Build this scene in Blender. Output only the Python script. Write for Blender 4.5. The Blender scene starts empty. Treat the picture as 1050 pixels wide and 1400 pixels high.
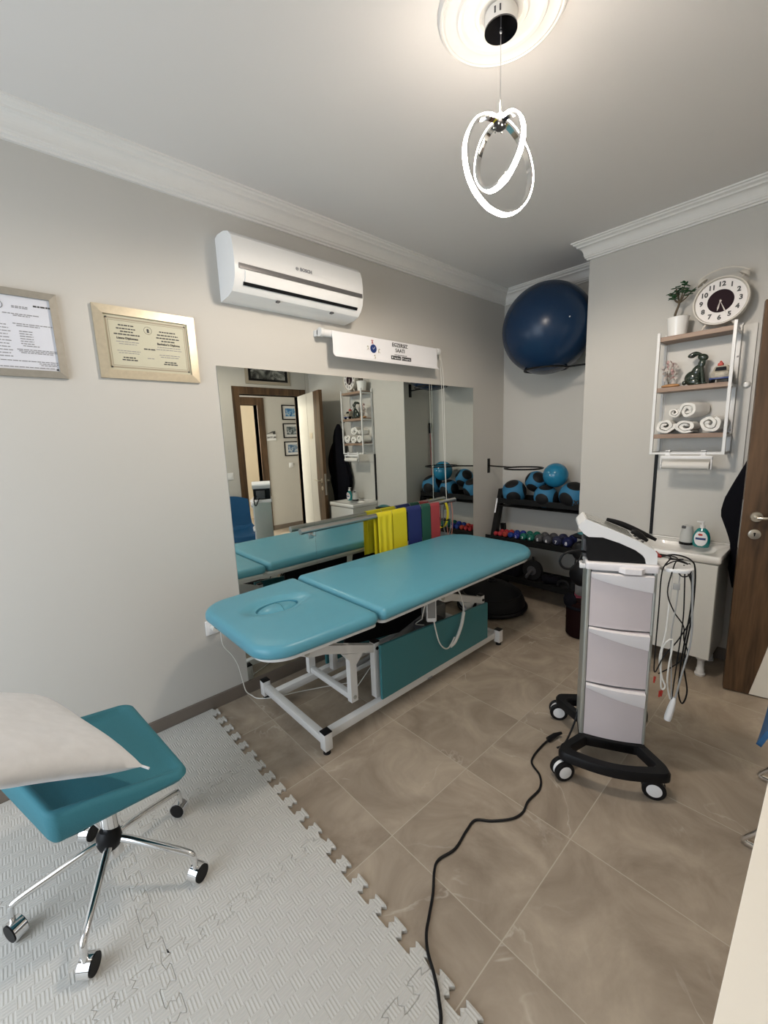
import bpy, bmesh, math, random
from mathutils import Vector, Matrix
from math import sin, cos, pi, radians, sqrt
random.seed(7)
S = bpy.context.scene
COL = S.collection

# ---------------------------------------------------------------- camera, world, lights, exposure
cam = bpy.data.objects.new('camera', bpy.data.cameras.new('camera'))
COL.objects.link(cam)
R0 = Vector((0.67451822, 0.73729391, -0.03772088))
R1 = Vector((0.10198379, -0.14366154, -0.984358))
R2 = Vector((-0.7311802, 0.66012049, -0.17209435))
M = Matrix((R0, -R1, -R2)).transposed().to_4x4()
M.translation = Vector((2.2, 0.0, 1.4234))
cam.matrix_world = M
cam.data.sensor_fit = 'HORIZONTAL'
cam.data.sensor_width = 36.0
cam.data.lens = 36.0 * 570.84 / 1050.0
cam.data.clip_start = 0.02
S.camera = cam

w = bpy.data.worlds.new('world'); S.world = w; w.use_nodes = True
w.node_tree.nodes['Background'].inputs[0].default_value = (0.72, 0.86, 1.0, 1)
w.node_tree.nodes['Background'].inputs[1].default_value = 1.0
S.view_settings.view_transform = 'Standard'
S.view_settings.look = 'None'
S.view_settings.gamma = 1.0
S.view_settings.exposure = 0.84
try: S.view_settings.use_curve_mapping = False
except Exception: pass

def area(name, loc, target, sx, sy, power, color):
    l = bpy.data.lights.new(name, 'AREA'); l.shape = 'RECTANGLE'; l.size = sx; l.size_y = sy
    l.energy = power; l.color = color
    o = bpy.data.objects.new(name, l); COL.objects.link(o)
    o.location = loc
    o.rotation_euler = (Vector(target) - Vector(loc)).to_track_quat('-Z', 'Y').to_euler()
    return o
# daylight through the balcony window behind the camera; added fill lights for corridor and far room
area('window_daylight', (1.0, -1.55, 1.35), (1.0, 1.0, 0.9), 1.7, 2.1, 18, (0.88, 0.93, 1.0))
area('corridor_fill', (3.4, 0.75, 1.7), (3.3, 3.0, 1.2), 1.0, 1.4, 42, (1.0, 0.97, 0.92))  # unseen panel added to brighten the corridor and door leaf
area('far_room_fill', (5.2, 2.0, 1.8), (4.6, 3.2, 1.3), 1.0, 1.2, 40, (1.0, 0.93, 0.82))  # unseen warm panel added to brighten the room across the corridor

# ---------------------------------------------------------------- materials
MATS = {}
def mat(name, col, rough=0.5, metal=0.0, noise=0.0, scale=20.0, bump=0.0, coat=0.0, sheen=0.0, emit=None, trans=0.0, spec=None, distort=0.0):
    if name in MATS: return MATS[name]
    m = bpy.data.materials.new(name); m.use_nodes = True
    nt = m.node_tree; b = nt.nodes['Principled BSDF']
    b.inputs['Base Color'].default_value = (*col, 1)
    b.inputs['Roughness'].default_value = rough
    b.inputs['Metallic'].default_value = metal
    if coat: b.inputs['Coat Weight'].default_value = coat; b.inputs['Coat Roughness'].default_value = 0.15
    if sheen: b.inputs['Sheen Weight'].default_value = sheen
    if trans: b.inputs['Transmission Weight'].default_value = trans
    if spec is not None: b.inputs['Specular IOR Level'].default_value = spec
    if emit:
        b.inputs['Emission Color'].default_value = (*emit[0], 1); b.inputs['Emission Strength'].default_value = emit[1]
    tc = nt.nodes.new('ShaderNodeTexCoord')
    n = nt.nodes.new('ShaderNodeTexNoise'); n.inputs['Scale'].default_value = scale; n.inputs['Detail'].default_value = 4
    nt.links.new(tc.outputs['Object'], n.inputs['Vector'])
    if noise or True:
        mx = nt.nodes.new('ShaderNodeMix'); mx.data_type = 'RGBA'
        k = noise if noise else 0.02
        mx.inputs[6].default_value = (*[min(1, c*(1-k)) for c in col], 1)
        mx.inputs[7].default_value = (*[min(1, c*(1+k)) for c in col], 1)
        nt.links.new(n.outputs['Fac'], mx.inputs[0]); nt.links.new(mx.outputs[2], b.inputs['Base Color'])
    if bump:
        bp = nt.nodes.new('ShaderNodeBump'); bp.inputs['Strength'].default_value = bump; bp.inputs['Distance'].default_value = 0.002
        nt.links.new(n.outputs['Fac'], bp.inputs['Height']); nt.links.new(bp.outputs[0], b.inputs['Normal'])
    MATS[name] = m
    return m

wall_m = mat('wall_paint', (0.56, 0.54, 0.50), 0.75, noise=0.015, scale=3, bump=0.05)
ceil_m = mat('ceiling_paint', (0.76, 0.735, 0.705), 0.8, noise=0.01, scale=3)
plaster = mat('white_plaster', (0.78, 0.76, 0.72), 0.6)
white_metal = mat('white_powder_coat', (0.74, 0.74, 0.73), 0.35)
white_plastic = mat('white_plastic', (0.80, 0.80, 0.80), 0.3)
ac_white = mat('glossy_white_plastic', (0.86, 0.86, 0.85), 0.22)
pale_plastic = mat('pale_lilac_plastic', (0.62, 0.555, 0.565), 0.4)
pale_light = mat('pale_handle_plastic', (0.84, 0.81, 0.82), 0.35)
alu = mat('satin_aluminium', (0.50, 0.52, 0.49), 0.35, 0.6)
chrome = mat('chrome', (0.80, 0.80, 0.80), 0.07, 1.0)
steel = mat('brushed_steel', (0.62, 0.61, 0.60), 0.28, 1.0)
black = mat('black_plastic', (0.007, 0.007, 0.008), 0.45, spec=0.22)
blackm = mat('black_metal', (0.007, 0.007, 0.007), 0.45, spec=0.2)
rubber = mat('black_rubber', (0.010, 0.010, 0.011), 0.7, spec=0.2, bump=0.2, scale=120)
blackfab = mat('black_cloth', (0.006, 0.006, 0.009), 0.95, spec=0.1, bump=0.4, scale=90)
teal = mat('teal_vinyl', (0.100, 0.330, 0.425), 0.36, noise=0.03, scale=15, bump=0.12)
teal_dk = mat('teal_laminate', (0.04, 0.19, 0.215), 0.4)
teal_fab = mat('teal_fabric', (0.030, 0.165, 0.205), 0.75, noise=0.06, scale=300, bump=0.35)
blue_shell = mat('blue_chair_shell', (0.01, 0.085, 0.21), 0.5)
grey_dark = mat('dark_grey_plastic', (0.06, 0.06, 0.065), 0.4)
gold = mat('champagne_frame', (0.60, 0.53, 0.40), 0.32, 0.7, noise=0.12, scale=60)
grey_frame = mat('grey_brown_frame', (0.30, 0.275, 0.23), 0.5, 0.2, noise=0.15, scale=50)
paper = mat('white_paper', (0.66, 0.67, 0.72), 0.6)
cream_paper = mat('cream_certificate', (0.53, 0.51, 0.385), 0.5)
ink = mat('black_ink', (0.05, 0.05, 0.05), 0.6)
grey_ink = mat('grey_ink', (0.26, 0.26, 0.27), 0.6)
tan_ink = mat('tan_border', (0.33, 0.28, 0.20), 0.5)
blue_ink = mat('navy_ink', (0.012, 0.035, 0.16), 0.4)
red_ink = mat('red_ink', (0.5, 0.05, 0.03), 0.5)
vinyl_white = mat('poster_white', (0.82, 0.82, 0.84), 0.45)
cord_white = mat('white_cord', (0.72, 0.71, 0.66), 0.5)
cord_grey = mat('grey_cable', (0.36, 0.36, 0.35), 0.45)
navy_ball = mat('dark_blue_ball', (0.008, 0.028, 0.070), 0.27, noise=0.08, scale=6, spec=0.3)
ceramic = mat('white_ceramic', (0.84, 0.83, 0.80), 0.12, coat=0.3)
cab_white = mat('white_cabinet', (0.70, 0.70, 0.67), 0.35)
leafm = mat('jade_leaf', (0.022, 0.075, 0.028), 0.35, noise=0.3, scale=40)
stemm = mat('jade_stem', (0.10, 0.075, 0.045), 0.8, noise=0.3, scale=80)
soil = mat('soil', (0.03, 0.02, 0.015), 0.95, bump=0.8, scale=60)
towelm = mat('white_terry', (0.80, 0.78, 0.74), 0.95, noise=0.06, scale=150, bump=1.0, sheen=0.4)
linen = mat('natural_linen', (0.72, 0.72, 0.73), 0.9, noise=0.10, scale=26, bump=0.6)
desk_m = mat('cream_desk', (0.86, 0.82, 0.74), 0.45)
cream_door = mat('cream_lacquer', (0.72, 0.69, 0.62), 0.25)
brass = mat('satin_nickel', (0.55, 0.50, 0.42), 0.3, 0.9)
soapm = mat('teal_soap', (0.005, 0.20, 0.20), 0.15, coat=0.5)
hare_m = mat('green_brown_glaze', (0.020, 0.032, 0.022), 0.12, noise=0.6, scale=18, coat=0.6)
car_m = mat('worn_cream_tin', (0.42, 0.38, 0.30), 0.5, noise=0.5, scale=60)
glass_dark = mat('dark_glass', (0.015, 0.017, 0.02), 0.08)
screen_m = mat('grey_screen', (0.30, 0.31, 0.29), 0.12)
drift = mat('orange_driftwood', (0.50, 0.27, 0.12), 0.6, noise=0.35, scale=30)
petal = mat('dusty_pink_petal', (0.52, 0.34, 0.32), 0.7)
gauze = mat('pale_gauze', (0.62, 0.56, 0.52), 0.8)
yellow = mat('yellow_latex', (0.72, 0.62, 0.02), 0.45)
navy = mat('navy_latex', (0.018, 0.03, 0.15), 0.5)
green = mat('green_latex', (0.02, 0.10, 0.07), 0.5)
redl = mat('red_latex', (0.42, 0.06, 0.07), 0.5)
grey_l = mat('grey_latex', (0.2, 0.21, 0.22), 0.5)
pink_l = mat('pink_latex', (0.55, 0.25, 0.2), 0.5)
pinkm = mat('pink_foam', (0.45, 0.10, 0.17), 0.7)
greyf = mat('grey_foam', (0.36, 0.35, 0.34), 0.7)
dkred = mat('dark_red_cloth', (0.009, 0.002, 0.002), 0.8, spec=0.1)
aqua_ball = mat('glossy_aqua_ball', (0.015, 0.185, 0.33), 0.14)
charcoal_back = mat('grey_backing', (0.2, 0.2, 0.2), 0.6)
lamp_emit = mat('led_strip', (1, 1, 1), 0.4, emit=((1.0, 0.88, 0.76), 29.0))
mirror_m = mat('mirror_glass', (0.80, 0.83, 0.79), 0.0, 1.0)
MATS['mirror_glass'].node_tree.nodes['Principled BSDF'].inputs['Roughness'].default_value = 0.004

def wood_mat(name, a, b, axis='Z', scale=1.0, rough=0.45):
    m = bpy.data.materials.new(name); m.use_nodes = True; nt = m.node_tree; bs = nt.nodes['Principled BSDF']
    tc = nt.nodes.new('ShaderNodeTexCoord'); mp = nt.nodes.new('ShaderNodeMapping')
    s = {'Z': (1, 1, 0.09), 'X': (0.09, 1, 1), 'Y': (1, 0.09, 1)}[axis]
    mp.inputs['Scale'].default_value = [v*scale for v in s]
    nt.links.new(tc.outputs['Object'], mp.inputs[0])
    n1 = nt.nodes.new('ShaderNodeTexNoise'); n1.inputs['Scale'].default_value = 7; n1.inputs['Detail'].default_value = 3; n1.inputs['Distortion'].default_value = 1.4
    n2 = nt.nodes.new('ShaderNodeTexNoise'); n2.inputs['Scale'].default_value = 90; n2.inputs['Detail'].default_value = 3
    nt.links.new(mp.outputs[0], n1.inputs['Vector']); nt.links.new(mp.outputs[0], n2.inputs['Vector'])
    mul = nt.nodes.new('ShaderNodeMath'); mul.operation = 'MULTIPLY'; mul.inputs[1].default_value = 7.0
    nt.links.new(n1.outputs['Fac'], mul.inputs[0])
    fr = nt.nodes.new('ShaderNodeMath'); fr.operation = 'PINGPONG'; fr.inputs[1].default_value = 1.0
    nt.links.new(mul.outputs[0], fr.inputs[0])
    ad = nt.nodes.new('ShaderNodeMath'); ad.operation = 'MULTIPLY_ADD'; ad.inputs[1].default_value = 0.55
    nt.links.new(fr.outputs[0], ad.inputs[0])
    m2 = nt.nodes.new('ShaderNodeMath'); m2.operation = 'MULTIPLY'; m2.inputs[1].default_value = 0.6
    nt.links.new(n2.outputs['Fac'], m2.inputs[0]); nt.links.new(m2.outputs[0], ad.inputs[2])
    cr = nt.nodes.new('ShaderNodeMix'); cr.data_type = 'RGBA'; cr.inputs[6].default_value = (*a, 1); cr.inputs[7].default_value = (*b, 1)
    nt.links.new(ad.outputs[0], cr.inputs[0]); nt.links.new(cr.outputs[2], bs.inputs['Base Color'])
    bs.inputs['Roughness'].default_value = rough
    MATS[name] = m; return m
wood_door = wood_mat('walnut_veneer', (0.014, 0.006, 0.002), (0.125, 0.070, 0.034), 'Z', 1.0, 0.4)
wood_shelf = wood_mat('oak_shelf', (0.20, 0.125, 0.085), (0.34, 0.235, 0.17), 'X', 1.0, 0.5)

def floor_material():
    m = bpy.data.materials.new('stone_tiles'); m.use_nodes = True; nt = m.node_tree; N = nt.nodes; L = nt.links
    bs = N['Principled BSDF']; g = N.new('ShaderNodeNewGeometry'); sp = N.new('ShaderNodeSeparateXYZ'); L.new(g.outputs['Position'], sp.inputs[0])
    def mth(op, a, b=None, c=None):
        n = N.new('ShaderNodeMath'); n.operation = op
        for i, v in enumerate((a, b, c)):
            if v is None: continue
            if isinstance(v, (int, float)): n.inputs[i].default_value = v
            else: L.new(v, n.inputs[i])
        return n.outputs[0]
    ux = mth('DIVIDE', mth('ADD', sp.outputs[0], -0.775 + 4*0.453), 0.453)
    uy = mth('DIVIDE', mth('ADD', sp.outputs[1], -0.857 + 8*0.4425), 0.4425)
    fx, fy = mth('FRACT', ux), mth('FRACT', uy)
    dx = mth('MINIMUM', fx, mth('SUBTRACT', 1.0, fx)); dy = mth('MINIMUM', fy, mth('SUBTRACT', 1.0, fy))
    d = mth('MINIMUM', dx, dy)
    gro = mth('LESS_THAN', d, 0.0036)
    cb = N.new('ShaderNodeCombineXYZ'); L.new(mth('FLOOR', ux), cb.inputs[0]); L.new(mth('FLOOR', uy), cb.inputs[1])
    wn = N.new('ShaderNodeTexWhiteNoise'); L.new(cb.outputs[0], wn.inputs['Vector'])
    va = N.new('ShaderNodeVectorMath'); va.operation = 'MULTIPLY_ADD'; va.inputs[1].default_value = (9, 9, 9)
    L.new(wn.outputs['Color'], va.inputs[0]); L.new(g.outputs['Position'], va.inputs[2])
    n1 = N.new('ShaderNodeTexNoise'); n1.inputs['Scale'].default_value = 3.4; n1.inputs['Detail'].default_value = 8; n1.inputs['Roughness'].default_value = 0.62; n1.inputs['Distortion'].default_value = 1.0
    L.new(va.outputs[0], n1.inputs['Vector'])
    mx = N.new('ShaderNodeMix'); mx.data_type = 'RGBA'
    mx.inputs[6].default_value = (0.220, 0.172, 0.128, 1); mx.inputs[7].default_value = (0.49, 0.41, 0.32, 1)
    mr = N.new('ShaderNodeMapRange'); mr.inputs[1].default_value = 0.25; mr.inputs[2].default_value = 0.75
    L.new(n1.outputs['Fac'], mr.inputs[0]); L.new(mr.outputs[0], mx.inputs[0])
    # pale veins
    n2 = N.new('ShaderNodeTexNoise'); n2.inputs['Scale'].default_value = 1.7; n2.inputs['Detail'].default_value = 5; n2.inputs['Distortion'].default_value = 1.8
    L.new(va.outputs[0], n2.inputs['Vector'])
    v = mth('ABSOLUTE', mth('SUBTRACT', n2.outputs['Fac'], 0.5))
    vm = N.new('ShaderNodeMapRange'); vm.inputs[1].default_value = 0.0; vm.inputs[2].default_value = 0.012; vm.inputs[3].default_value = 0.7; vm.inputs[4].default_value = 0.0
    L.new(v, vm.inputs[0])
    n3 = N.new('ShaderNodeTexNoise'); n3.inputs['Scale'].default_value = 3.5; L.new(va.outputs[0], n3.inputs['Vector'])
    n3r = N.new('ShaderNodeMapRange'); n3r.inputs[1].default_value = 0.5; n3r.inputs[2].default_value = 0.7; L.new(n3.outputs['Fac'], n3r.inputs[0])
    vf = mth('MULTIPLY', vm.outputs[0], n3r.outputs[0])
    m2 = N.new('ShaderNodeMix'); m2.data_type = 'RGBA'; m2.inputs[7].default_value = (0.62, 0.56, 0.48, 1)
    L.new(vf, m2.inputs[0]); L.new(mx.outputs[2], m2.inputs[6])
    m3 = N.new('ShaderNodeMix'); m3.data_type = 'RGBA'; m3.inputs[7].default_value = (0.48, 0.42, 0.34, 1)
    L.new(gro, m3.inputs[0]); L.new(m2.outputs[2], m3.inputs[6]); L.new(m3.outputs[2], bs.inputs['Base Color'])
    bp = N.new('ShaderNodeBump'); bp.inputs['Distance'].default_value = 0.002; bp.inputs['Strength'].default_value = 0.4; bp.invert = True
    L.new(gro, bp.inputs['Height']); L.new(bp.outputs[0], bs.inputs['Normal'])
    bs.inputs['Roughness'].default_value = 0.42; bs.inputs['Specular IOR Level'].default_value = 0.35
    return m
floor_m = floor_material()

def mat_weave():
    m = bpy.data.materials.new('foam_weave'); m.use_nodes = True; nt = m.node_tree; N = nt.nodes; L = nt.links
    bs = N['Principled BSDF']; g = N.new('ShaderNodeNewGeometry'); sp = N.new('ShaderNodeSeparateXYZ'); L.new(g.outputs['Position'], sp.inputs[0])
    def mth(op, a, b=None):
        n = N.new('ShaderNodeMath'); n.operation = op
        for i, v in enumerate((a, b)):
            if v is None: continue
            if isinstance(v, (int, float)): n.inputs[i].default_value = v
            else: L.new(v, n.inputs[i])
        return n.outputs[0]
    c = 0.036
    u = mth('DIVIDE', mth('ADD', sp.outputs[0], 10.0), c); v = mth('DIVIDE', mth('ADD', sp.outputs[1], 10.0), c)
    par = mth('MODULO', mth('ADD', mth('FLOOR', u), mth('FLOOR', v)), 2.0)
    def ridges(t):
        f = mth('FRACT', mth('MULTIPLY', t, 4.0)); return mth('ABSOLUTE', mth('SUBTRACT', mth('MULTIPLY', f, 2.0), 1.0))
    ru, rv = ridges(u), ridges(v)
    mx = N.new('ShaderNodeMix'); mx.data_type = 'FLOAT'; L.new(par, mx.inputs[0]); L.new(ru, mx.inputs[2]); L.new(rv, mx.inputs[3])
    mr = N.new('ShaderNodeMapRange'); mr.inputs[1].default_value = 0.35; mr.inputs[2].default_value = 0.7; L.new(mx.outputs[0], mr.inputs[0])
    bp = N.new('ShaderNodeBump'); bp.inputs['Strength'].default_value = 0.55; bp.inputs['Distance'].default_value = 0.002
    L.new(mr.outputs[0], bp.inputs['Height']); L.new(bp.outputs[0], bs.inputs['Normal'])
    bs.inputs['Base Color'].default_value = (0.56, 0.545, 0.51, 1); bs.inputs['Roughness'].default_value = 0.5
    return m
foam_m = mat_weave()

def medball_mat(name, thr=0.80):
    m = bpy.data.materials.new(name); m.use_nodes = True; nt = m.node_tree; N = nt.nodes; L = nt.links
    bs = N['Principled BSDF']; tc = N.new('ShaderNodeTexCoord'); nz = N.new('ShaderNodeVectorMath'); nz.operation = 'NORMALIZE'; L.new(tc.outputs['Object'], nz.inputs[0])
    ab = N.new('ShaderNodeVectorMath'); ab.operation = 'ABSOLUTE'; L.new(nz.outputs[0], ab.inputs[0])
    sp = N.new('ShaderNodeSeparateXYZ'); L.new(ab.outputs[0], sp.inputs[0])
    a = N.new('ShaderNodeMath'); a.operation = 'MAXIMUM'; L.new(sp.outputs[0], a.inputs[0]); L.new(sp.outputs[1], a.inputs[1])
    a2 = N.new('ShaderNodeMath'); a2.operation = 'MAXIMUM'; L.new(a.outputs[0], a2.inputs[0]); L.new(sp.outputs[2], a2.inputs[1])
    g = N.new('ShaderNodeMath'); g.operation = 'GREATER_THAN'; g.inputs[1].default_value = thr; L.new(a2.outputs[0], g.inputs[0])
    mx = N.new('ShaderNodeMix'); mx.data_type = 'RGBA'; mx.inputs[6].default_value = (0.035, 0.17, 0.31, 1); mx.inputs[7].default_value = (0.009, 0.009, 0.010, 1); bs.inputs['Specular IOR Level'].default_value = 0.25
    L.new(g.outputs[0], mx.inputs[0]); L.new(mx.outputs[2], bs.inputs['Base Color']); bs.inputs['Roughness'].default_value = 0.55
    return m
medball_m = medball_mat('medicine_ball_skin', 0.82)

# ---------------------------------------------------------------- mesh helpers
def V(*a): return Vector(a)
def rotm(rx=0, ry=0, rz=0): return (Matrix.Rotation(rz, 4, 'Z') @ Matrix.Rotation(ry, 4, 'Y') @ Matrix.Rotation(rx, 4, 'X'))
def box(bm, x0, x1, y0, y1, z0, z1, M=None, bev=0.0):
    b2 = bmesh.new()
    vs = [b2.verts.new((x, y, z)) for x in (x0, x1) for y in (y0, y1) for z in (z0, z1)]
    for f in ((0,1,3,2),(4,6,7,5),(0,4,5,1),(2,3,7,6),(0,2,6,4),(1,5,7,3)): b2.faces.new([vs[i] for i in f])
    bmesh.ops.recalc_face_normals(b2, faces=b2.faces)
    if bev > 0:
        bmesh.ops.bevel(b2, geom=b2.edges[:], offset=bev, segments=2, affect='EDGES', profile=0.5)
    merge(bm, b2, M)
def merge(bm, b2, M=None):
    if M is not None: bmesh.ops.transform(b2, matrix=M, verts=b2.verts)
    me = bpy.data.meshes.new('t'); b2.to_mesh(me); b2.free(); bm.from_mesh(me); bpy.data.meshes.remove(me)
def frame_of(d):
    d = Vector(d).normalized(); a = V(0,0,1) if abs(d.z) < 0.9 else V(1,0,0)
    x = d.cross(a).normalized(); return x, d.cross(x).normalized()
def cyl(bm, p0, p1, r0, r1=None, seg=20, cap=True):
    r1 = r0 if r1 is None else r1; p0, p1 = Vector(p0), Vector(p1); x, y = frame_of(p1-p0)
    rings = []
    for p, r in ((p0, r0), (p1, r1)):
        rings.append([bm.verts.new(p + x*r*cos(2*pi*i/seg) + y*r*sin(2*pi*i/seg)) for i in range(seg)])
    for i in range(seg):
        j = (i+1) % seg; bm.faces.new((rings[0][i], rings[0][j], rings[1][j], rings[1][i]))
    if cap:
        bm.faces.new(rings[0][::-1]); bm.faces.new(rings[1])
def smooth_pts(pts, n=6, closed=False):
    pts = [Vector(p) for p in pts]; out = []; k = len(pts)
    rng = range(k) if closed else range(k-1)
    for i in rng:
        if closed: p0, p1, p2, p3 = pts[(i-1) % k], pts[i], pts[(i+1) % k], pts[(i+2) % k]
        else: p0, p1, p2, p3 = pts[max(i-1, 0)], pts[i], pts[i+1], pts[min(i+2, k-1)]
        for j in range(n):
            t = j/n; t2 = t*t; t3 = t2*t
            out.append(0.5*((2*p1) + (-p0+p2)*t + (2*p0-5*p1+4*p2-p3)*t2 + (-p0+3*p1-3*p2+p3)*t3))
    if not closed: out.append(pts[-1])
    return out
def tube(bm, pts, r, seg=10, sm=0, closed=False, radii=None, section=None):
    pts = smooth_pts(pts, sm, closed) if sm else [Vector(p) for p in pts]
    k = len(pts); rings = []; px = None
    for i, p in enumerate(pts):
        if closed: d = pts[(i+1) % k] - pts[(i-1) % k]
        else: d = pts[min(i+1, k-1)] - pts[max(i-1, 0)]
        d = d.normalized() if d.length > 1e-9 else V(0,0,1)
        if px is None: px, _ = frame_of(d)
        px = (px - d*px.dot(d)); px = px.normalized() if px.length > 1e-6 else frame_of(d)[0]
        py = d.cross(px); rr = radii(i/(max(1, k-1))) if radii else r
        rings.append([bm.verts.new(p + px*rr*cos(2*pi*q/seg) + py*rr*sin(2*pi*q/seg)) for q in range(seg)])
    m = k if closed else k-1
    for i in range(m):
        a, b = rings[i], rings[(i+1) % k]
        for q in range(seg):
            bm.faces.new((a[q], a[(q+1) % seg], b[(q+1) % seg], b[q]))
    if not closed:
        bm.faces.new(rings[0][::-1]); bm.faces.new(rings[-1])
def lathe(bm, prof, seg=32, M=None, sx=1, sy=1):
    b2 = bmesh.new(); rings = []
    for r, z in prof:
        if r < 1e-6: rings.append([b2.verts.new((0, 0, z))])
        else: rings.append([b2.verts.new((sx*r*cos(2*pi*i/seg), sy*r*sin(2*pi*i/seg), z)) for i in range(seg)])
    for a, b in zip(rings, rings[1:]):
        for i in range(seg):
            j = (i+1) % seg
            if len(a) == 1 and len(b) == 1: continue
            if len(a) == 1: b2.faces.new((a[0], b[j], b[i]))
            elif len(b) == 1: b2.faces.new((a[i], a[j], b[0]))
            else: b2.faces.new((a[i], a[j], b[j], b[i]))
    if len(rings[0]) > 1: b2.faces.new(rings[0][::-1])
    if len(rings[-1]) > 1: b2.faces.new(rings[-1])
    bmesh.ops.recalc_face_normals(b2, faces=b2.faces)
    merge(bm, b2, M)
def ball(bm, c, r, sx=1, sy=1, sz=1, M=None, seg=32):
    b2 = bmesh.new(); bmesh.ops.create_uvsphere(b2, u_segments=seg, v_segments=seg//2, radius=r)
    bmesh.ops.scale(b2, vec=(sx, sy, sz), verts=b2.verts)
    if M is not None: bmesh.ops.transform(b2, matrix=M, verts=b2.verts)
    bmesh.ops.translate(b2, vec=c, verts=b2.verts); merge(bm, b2)
def prism(bm, pts, off, M=None):
    """polygon pts extruded by vector off"""
    b2 = bmesh.new(); off = Vector(off)
    a = [b2.verts.new(p) for p in pts]; b = [b2.verts.new(Vector(p)+off) for p in pts]; n = len(pts)
    b2.faces.new(a[::-1]); b2.faces.new(b)
    for i in range(n): b2.faces.new((a[i], a[(i+1) % n], b[(i+1) % n], b[i]))
    bmesh.ops.recalc_face_normals(b2, faces=b2.faces); merge(bm, b2, M)
def torus(bm, c, R, r, axis='Z', seg=48, s2=10):
    pts = []
    for i in range(seg):
        a = 2*pi*i/seg
        p = {'Z': (R*cos(a), R*sin(a), 0), 'Y': (R*cos(a), 0, R*sin(a)), 'X': (0, R*cos(a), R*sin(a))}[axis]
        pts.append(Vector(c)+Vector(p))
    tube(bm, pts, r, s2, closed=True)
def sheet(bm, P, nu, nv, th=0.0):
    """surface from P(u,v) in [0,1]^2, optionally given thickness along its normals"""
    g = [[Vector(P(i/nu, j/nv)) for j in range(nv+1)] for i in range(nu+1)]
    if th <= 0:
        vs = [[bm.verts.new(p) for p in row] for row in g]
        for i in range(nu):
            for j in range(nv): bm.faces.new((vs[i][j], vs[i+1][j], vs[i+1][j+1], vs[i][j+1]))
        return
    nm = [[None]*(nv+1) for _ in range(nu+1)]
    for i in range(nu+1):
        for j in range(nv+1):
            a = g[min(i+1, nu)][j]-g[max(i-1, 0)][j]; b = g[i][min(j+1, nv)]-g[i][max(j-1, 0)]
            n = a.cross(b); nm[i][j] = n.normalized() if n.length > 1e-12 else V(0,0,1)
    t = [[bm.verts.new(g[i][j]+nm[i][j]*th/2) for j in range(nv+1)] for i in range(nu+1)]
    u = [[bm.verts.new(g[i][j]-nm[i][j]*th/2) for j in range(nv+1)] for i in range(nu+1)]
    for i in range(nu):
        for j in range(nv):
            bm.faces.new((t[i][j], t[i+1][j], t[i+1][j+1], t[i][j+1])); bm.faces.new((u[i][j], u[i][j+1], u[i+1][j+1], u[i+1][j]))
    for i in range(nu):
        bm.faces.new((t[i][0], u[i][0], u[i+1][0], t[i+1][0])); bm.faces.new((t[i][nv], t[i+1][nv], u[i+1][nv], u[i][nv]))
    for j in range(nv):
        bm.faces.new((t[0][j], t[0][j+1], u[0][j+1], u[0][j])); bm.faces.new((t[nu][j], u[nu][j], u[nu][j+1], t[nu][j+1]))
def rrect(x0, x1, y0, y1, r, n=8):
    """rounded rectangle CCW; r = radii for corners (x0y0, x1y0, x1y1, x0y1)"""
    if not isinstance(r, (tuple, list)): r = (r,)*4
    cs = [(x0, y0, 1, 1, pi, r[0]), (x1, y0, -1, 1, 1.5*pi, r[1]), (x1, y1, -1, -1, 0, r[2]), (x0, y1, 1, -1, 0.5*pi, r[3])]
    out = []
    for cx, cy, sx, sy, a0, rr in cs:
        for i in range(n+1):
            a = a0 + (pi/2)*i/n
            out.append((cx+sx*rr+rr*cos(a), cy+sy*rr+rr*sin(a)))
    return out
def inset(pts, d):
    n = len(pts); out = []
    for i in range(n):
        j, k = i-1, (i+1) % n
        a = Vector(pts[i])-Vector(pts[j]); 
        m = 1
        while a.length < 1e-6: m += 1; a = Vector(pts[i])-Vector(pts[i-m])
        b = Vector(pts[k])-Vector(pts[i]); m = 1
        while b.length < 1e-6: m += 1; b = Vector(pts[(i+m) % n])-Vector(pts[i])
        na = V(-a.y, a.x).normalized(); nb = V(-b.y, b.x).normalized(); nn = (na+nb); 
        nn = nn/ max(0.3, nn.length_squared/2) if nn.length > 1e-6 else na
        out.append((pts[i][0]+nn.x*d, pts[i][1]+nn.y*d))
    return out
def pad(bm, outline, z0, z1, re=0.02, crown=0.0, center=None, rings=6, zf=None, M=None):
    """upholstered slab: rounded rim, crowned top"""
    b2 = bmesh.new(); n = len(outline)
    cx = sum(p[0] for p in outline)/n if center is None else center[0]
    cy = sum(p[1] for p in outline)/n if center is None else center[1]
    L = []
    rb = re*0.5
    for t in (0, 0.5, 1): L.append((rb*(1-sin(t*pi/2)), z0+rb*(1-cos(t*pi/2))))
    for t in (0, 0.25, 0.5, 0.75, 1): L.append((re*(1-cos(t*pi/2)), z1-re+re*sin(t*pi/2)))
    rs = []
    for d, z in L:
        o = inset(outline, d) if d > 1e-6 else outline
        rs.append([b2.verts.new((x, y, z)) for x, y in o])
    last = inset(outline, re)
    for k in range(1, rings):
        t = k/rings
        rs.append([b2.verts.new((x+(cx-x)*t, y+(cy-y)*t, z1+crown*(1-(1-t)**2)+(zf(x+(cx-x)*t, y+(cy-y)*t) if zf else 0))) for x, y in last])
    for a, b in zip(rs, rs[1:]):
        for i in range(n): 
            j = (i+1) % n; b2.faces.new((a[i], a[j], b[j], b[i]))
    c = b2.verts.new((cx, cy, z1+crown+(zf(cx, cy) if zf else 0)))
    for i in range(n): b2.faces.new((rs[-1][i], rs[-1][(i+1) % n], c))
    b2.faces.new(rs[0][::-1])
    merge(bm, b2, M)

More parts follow.
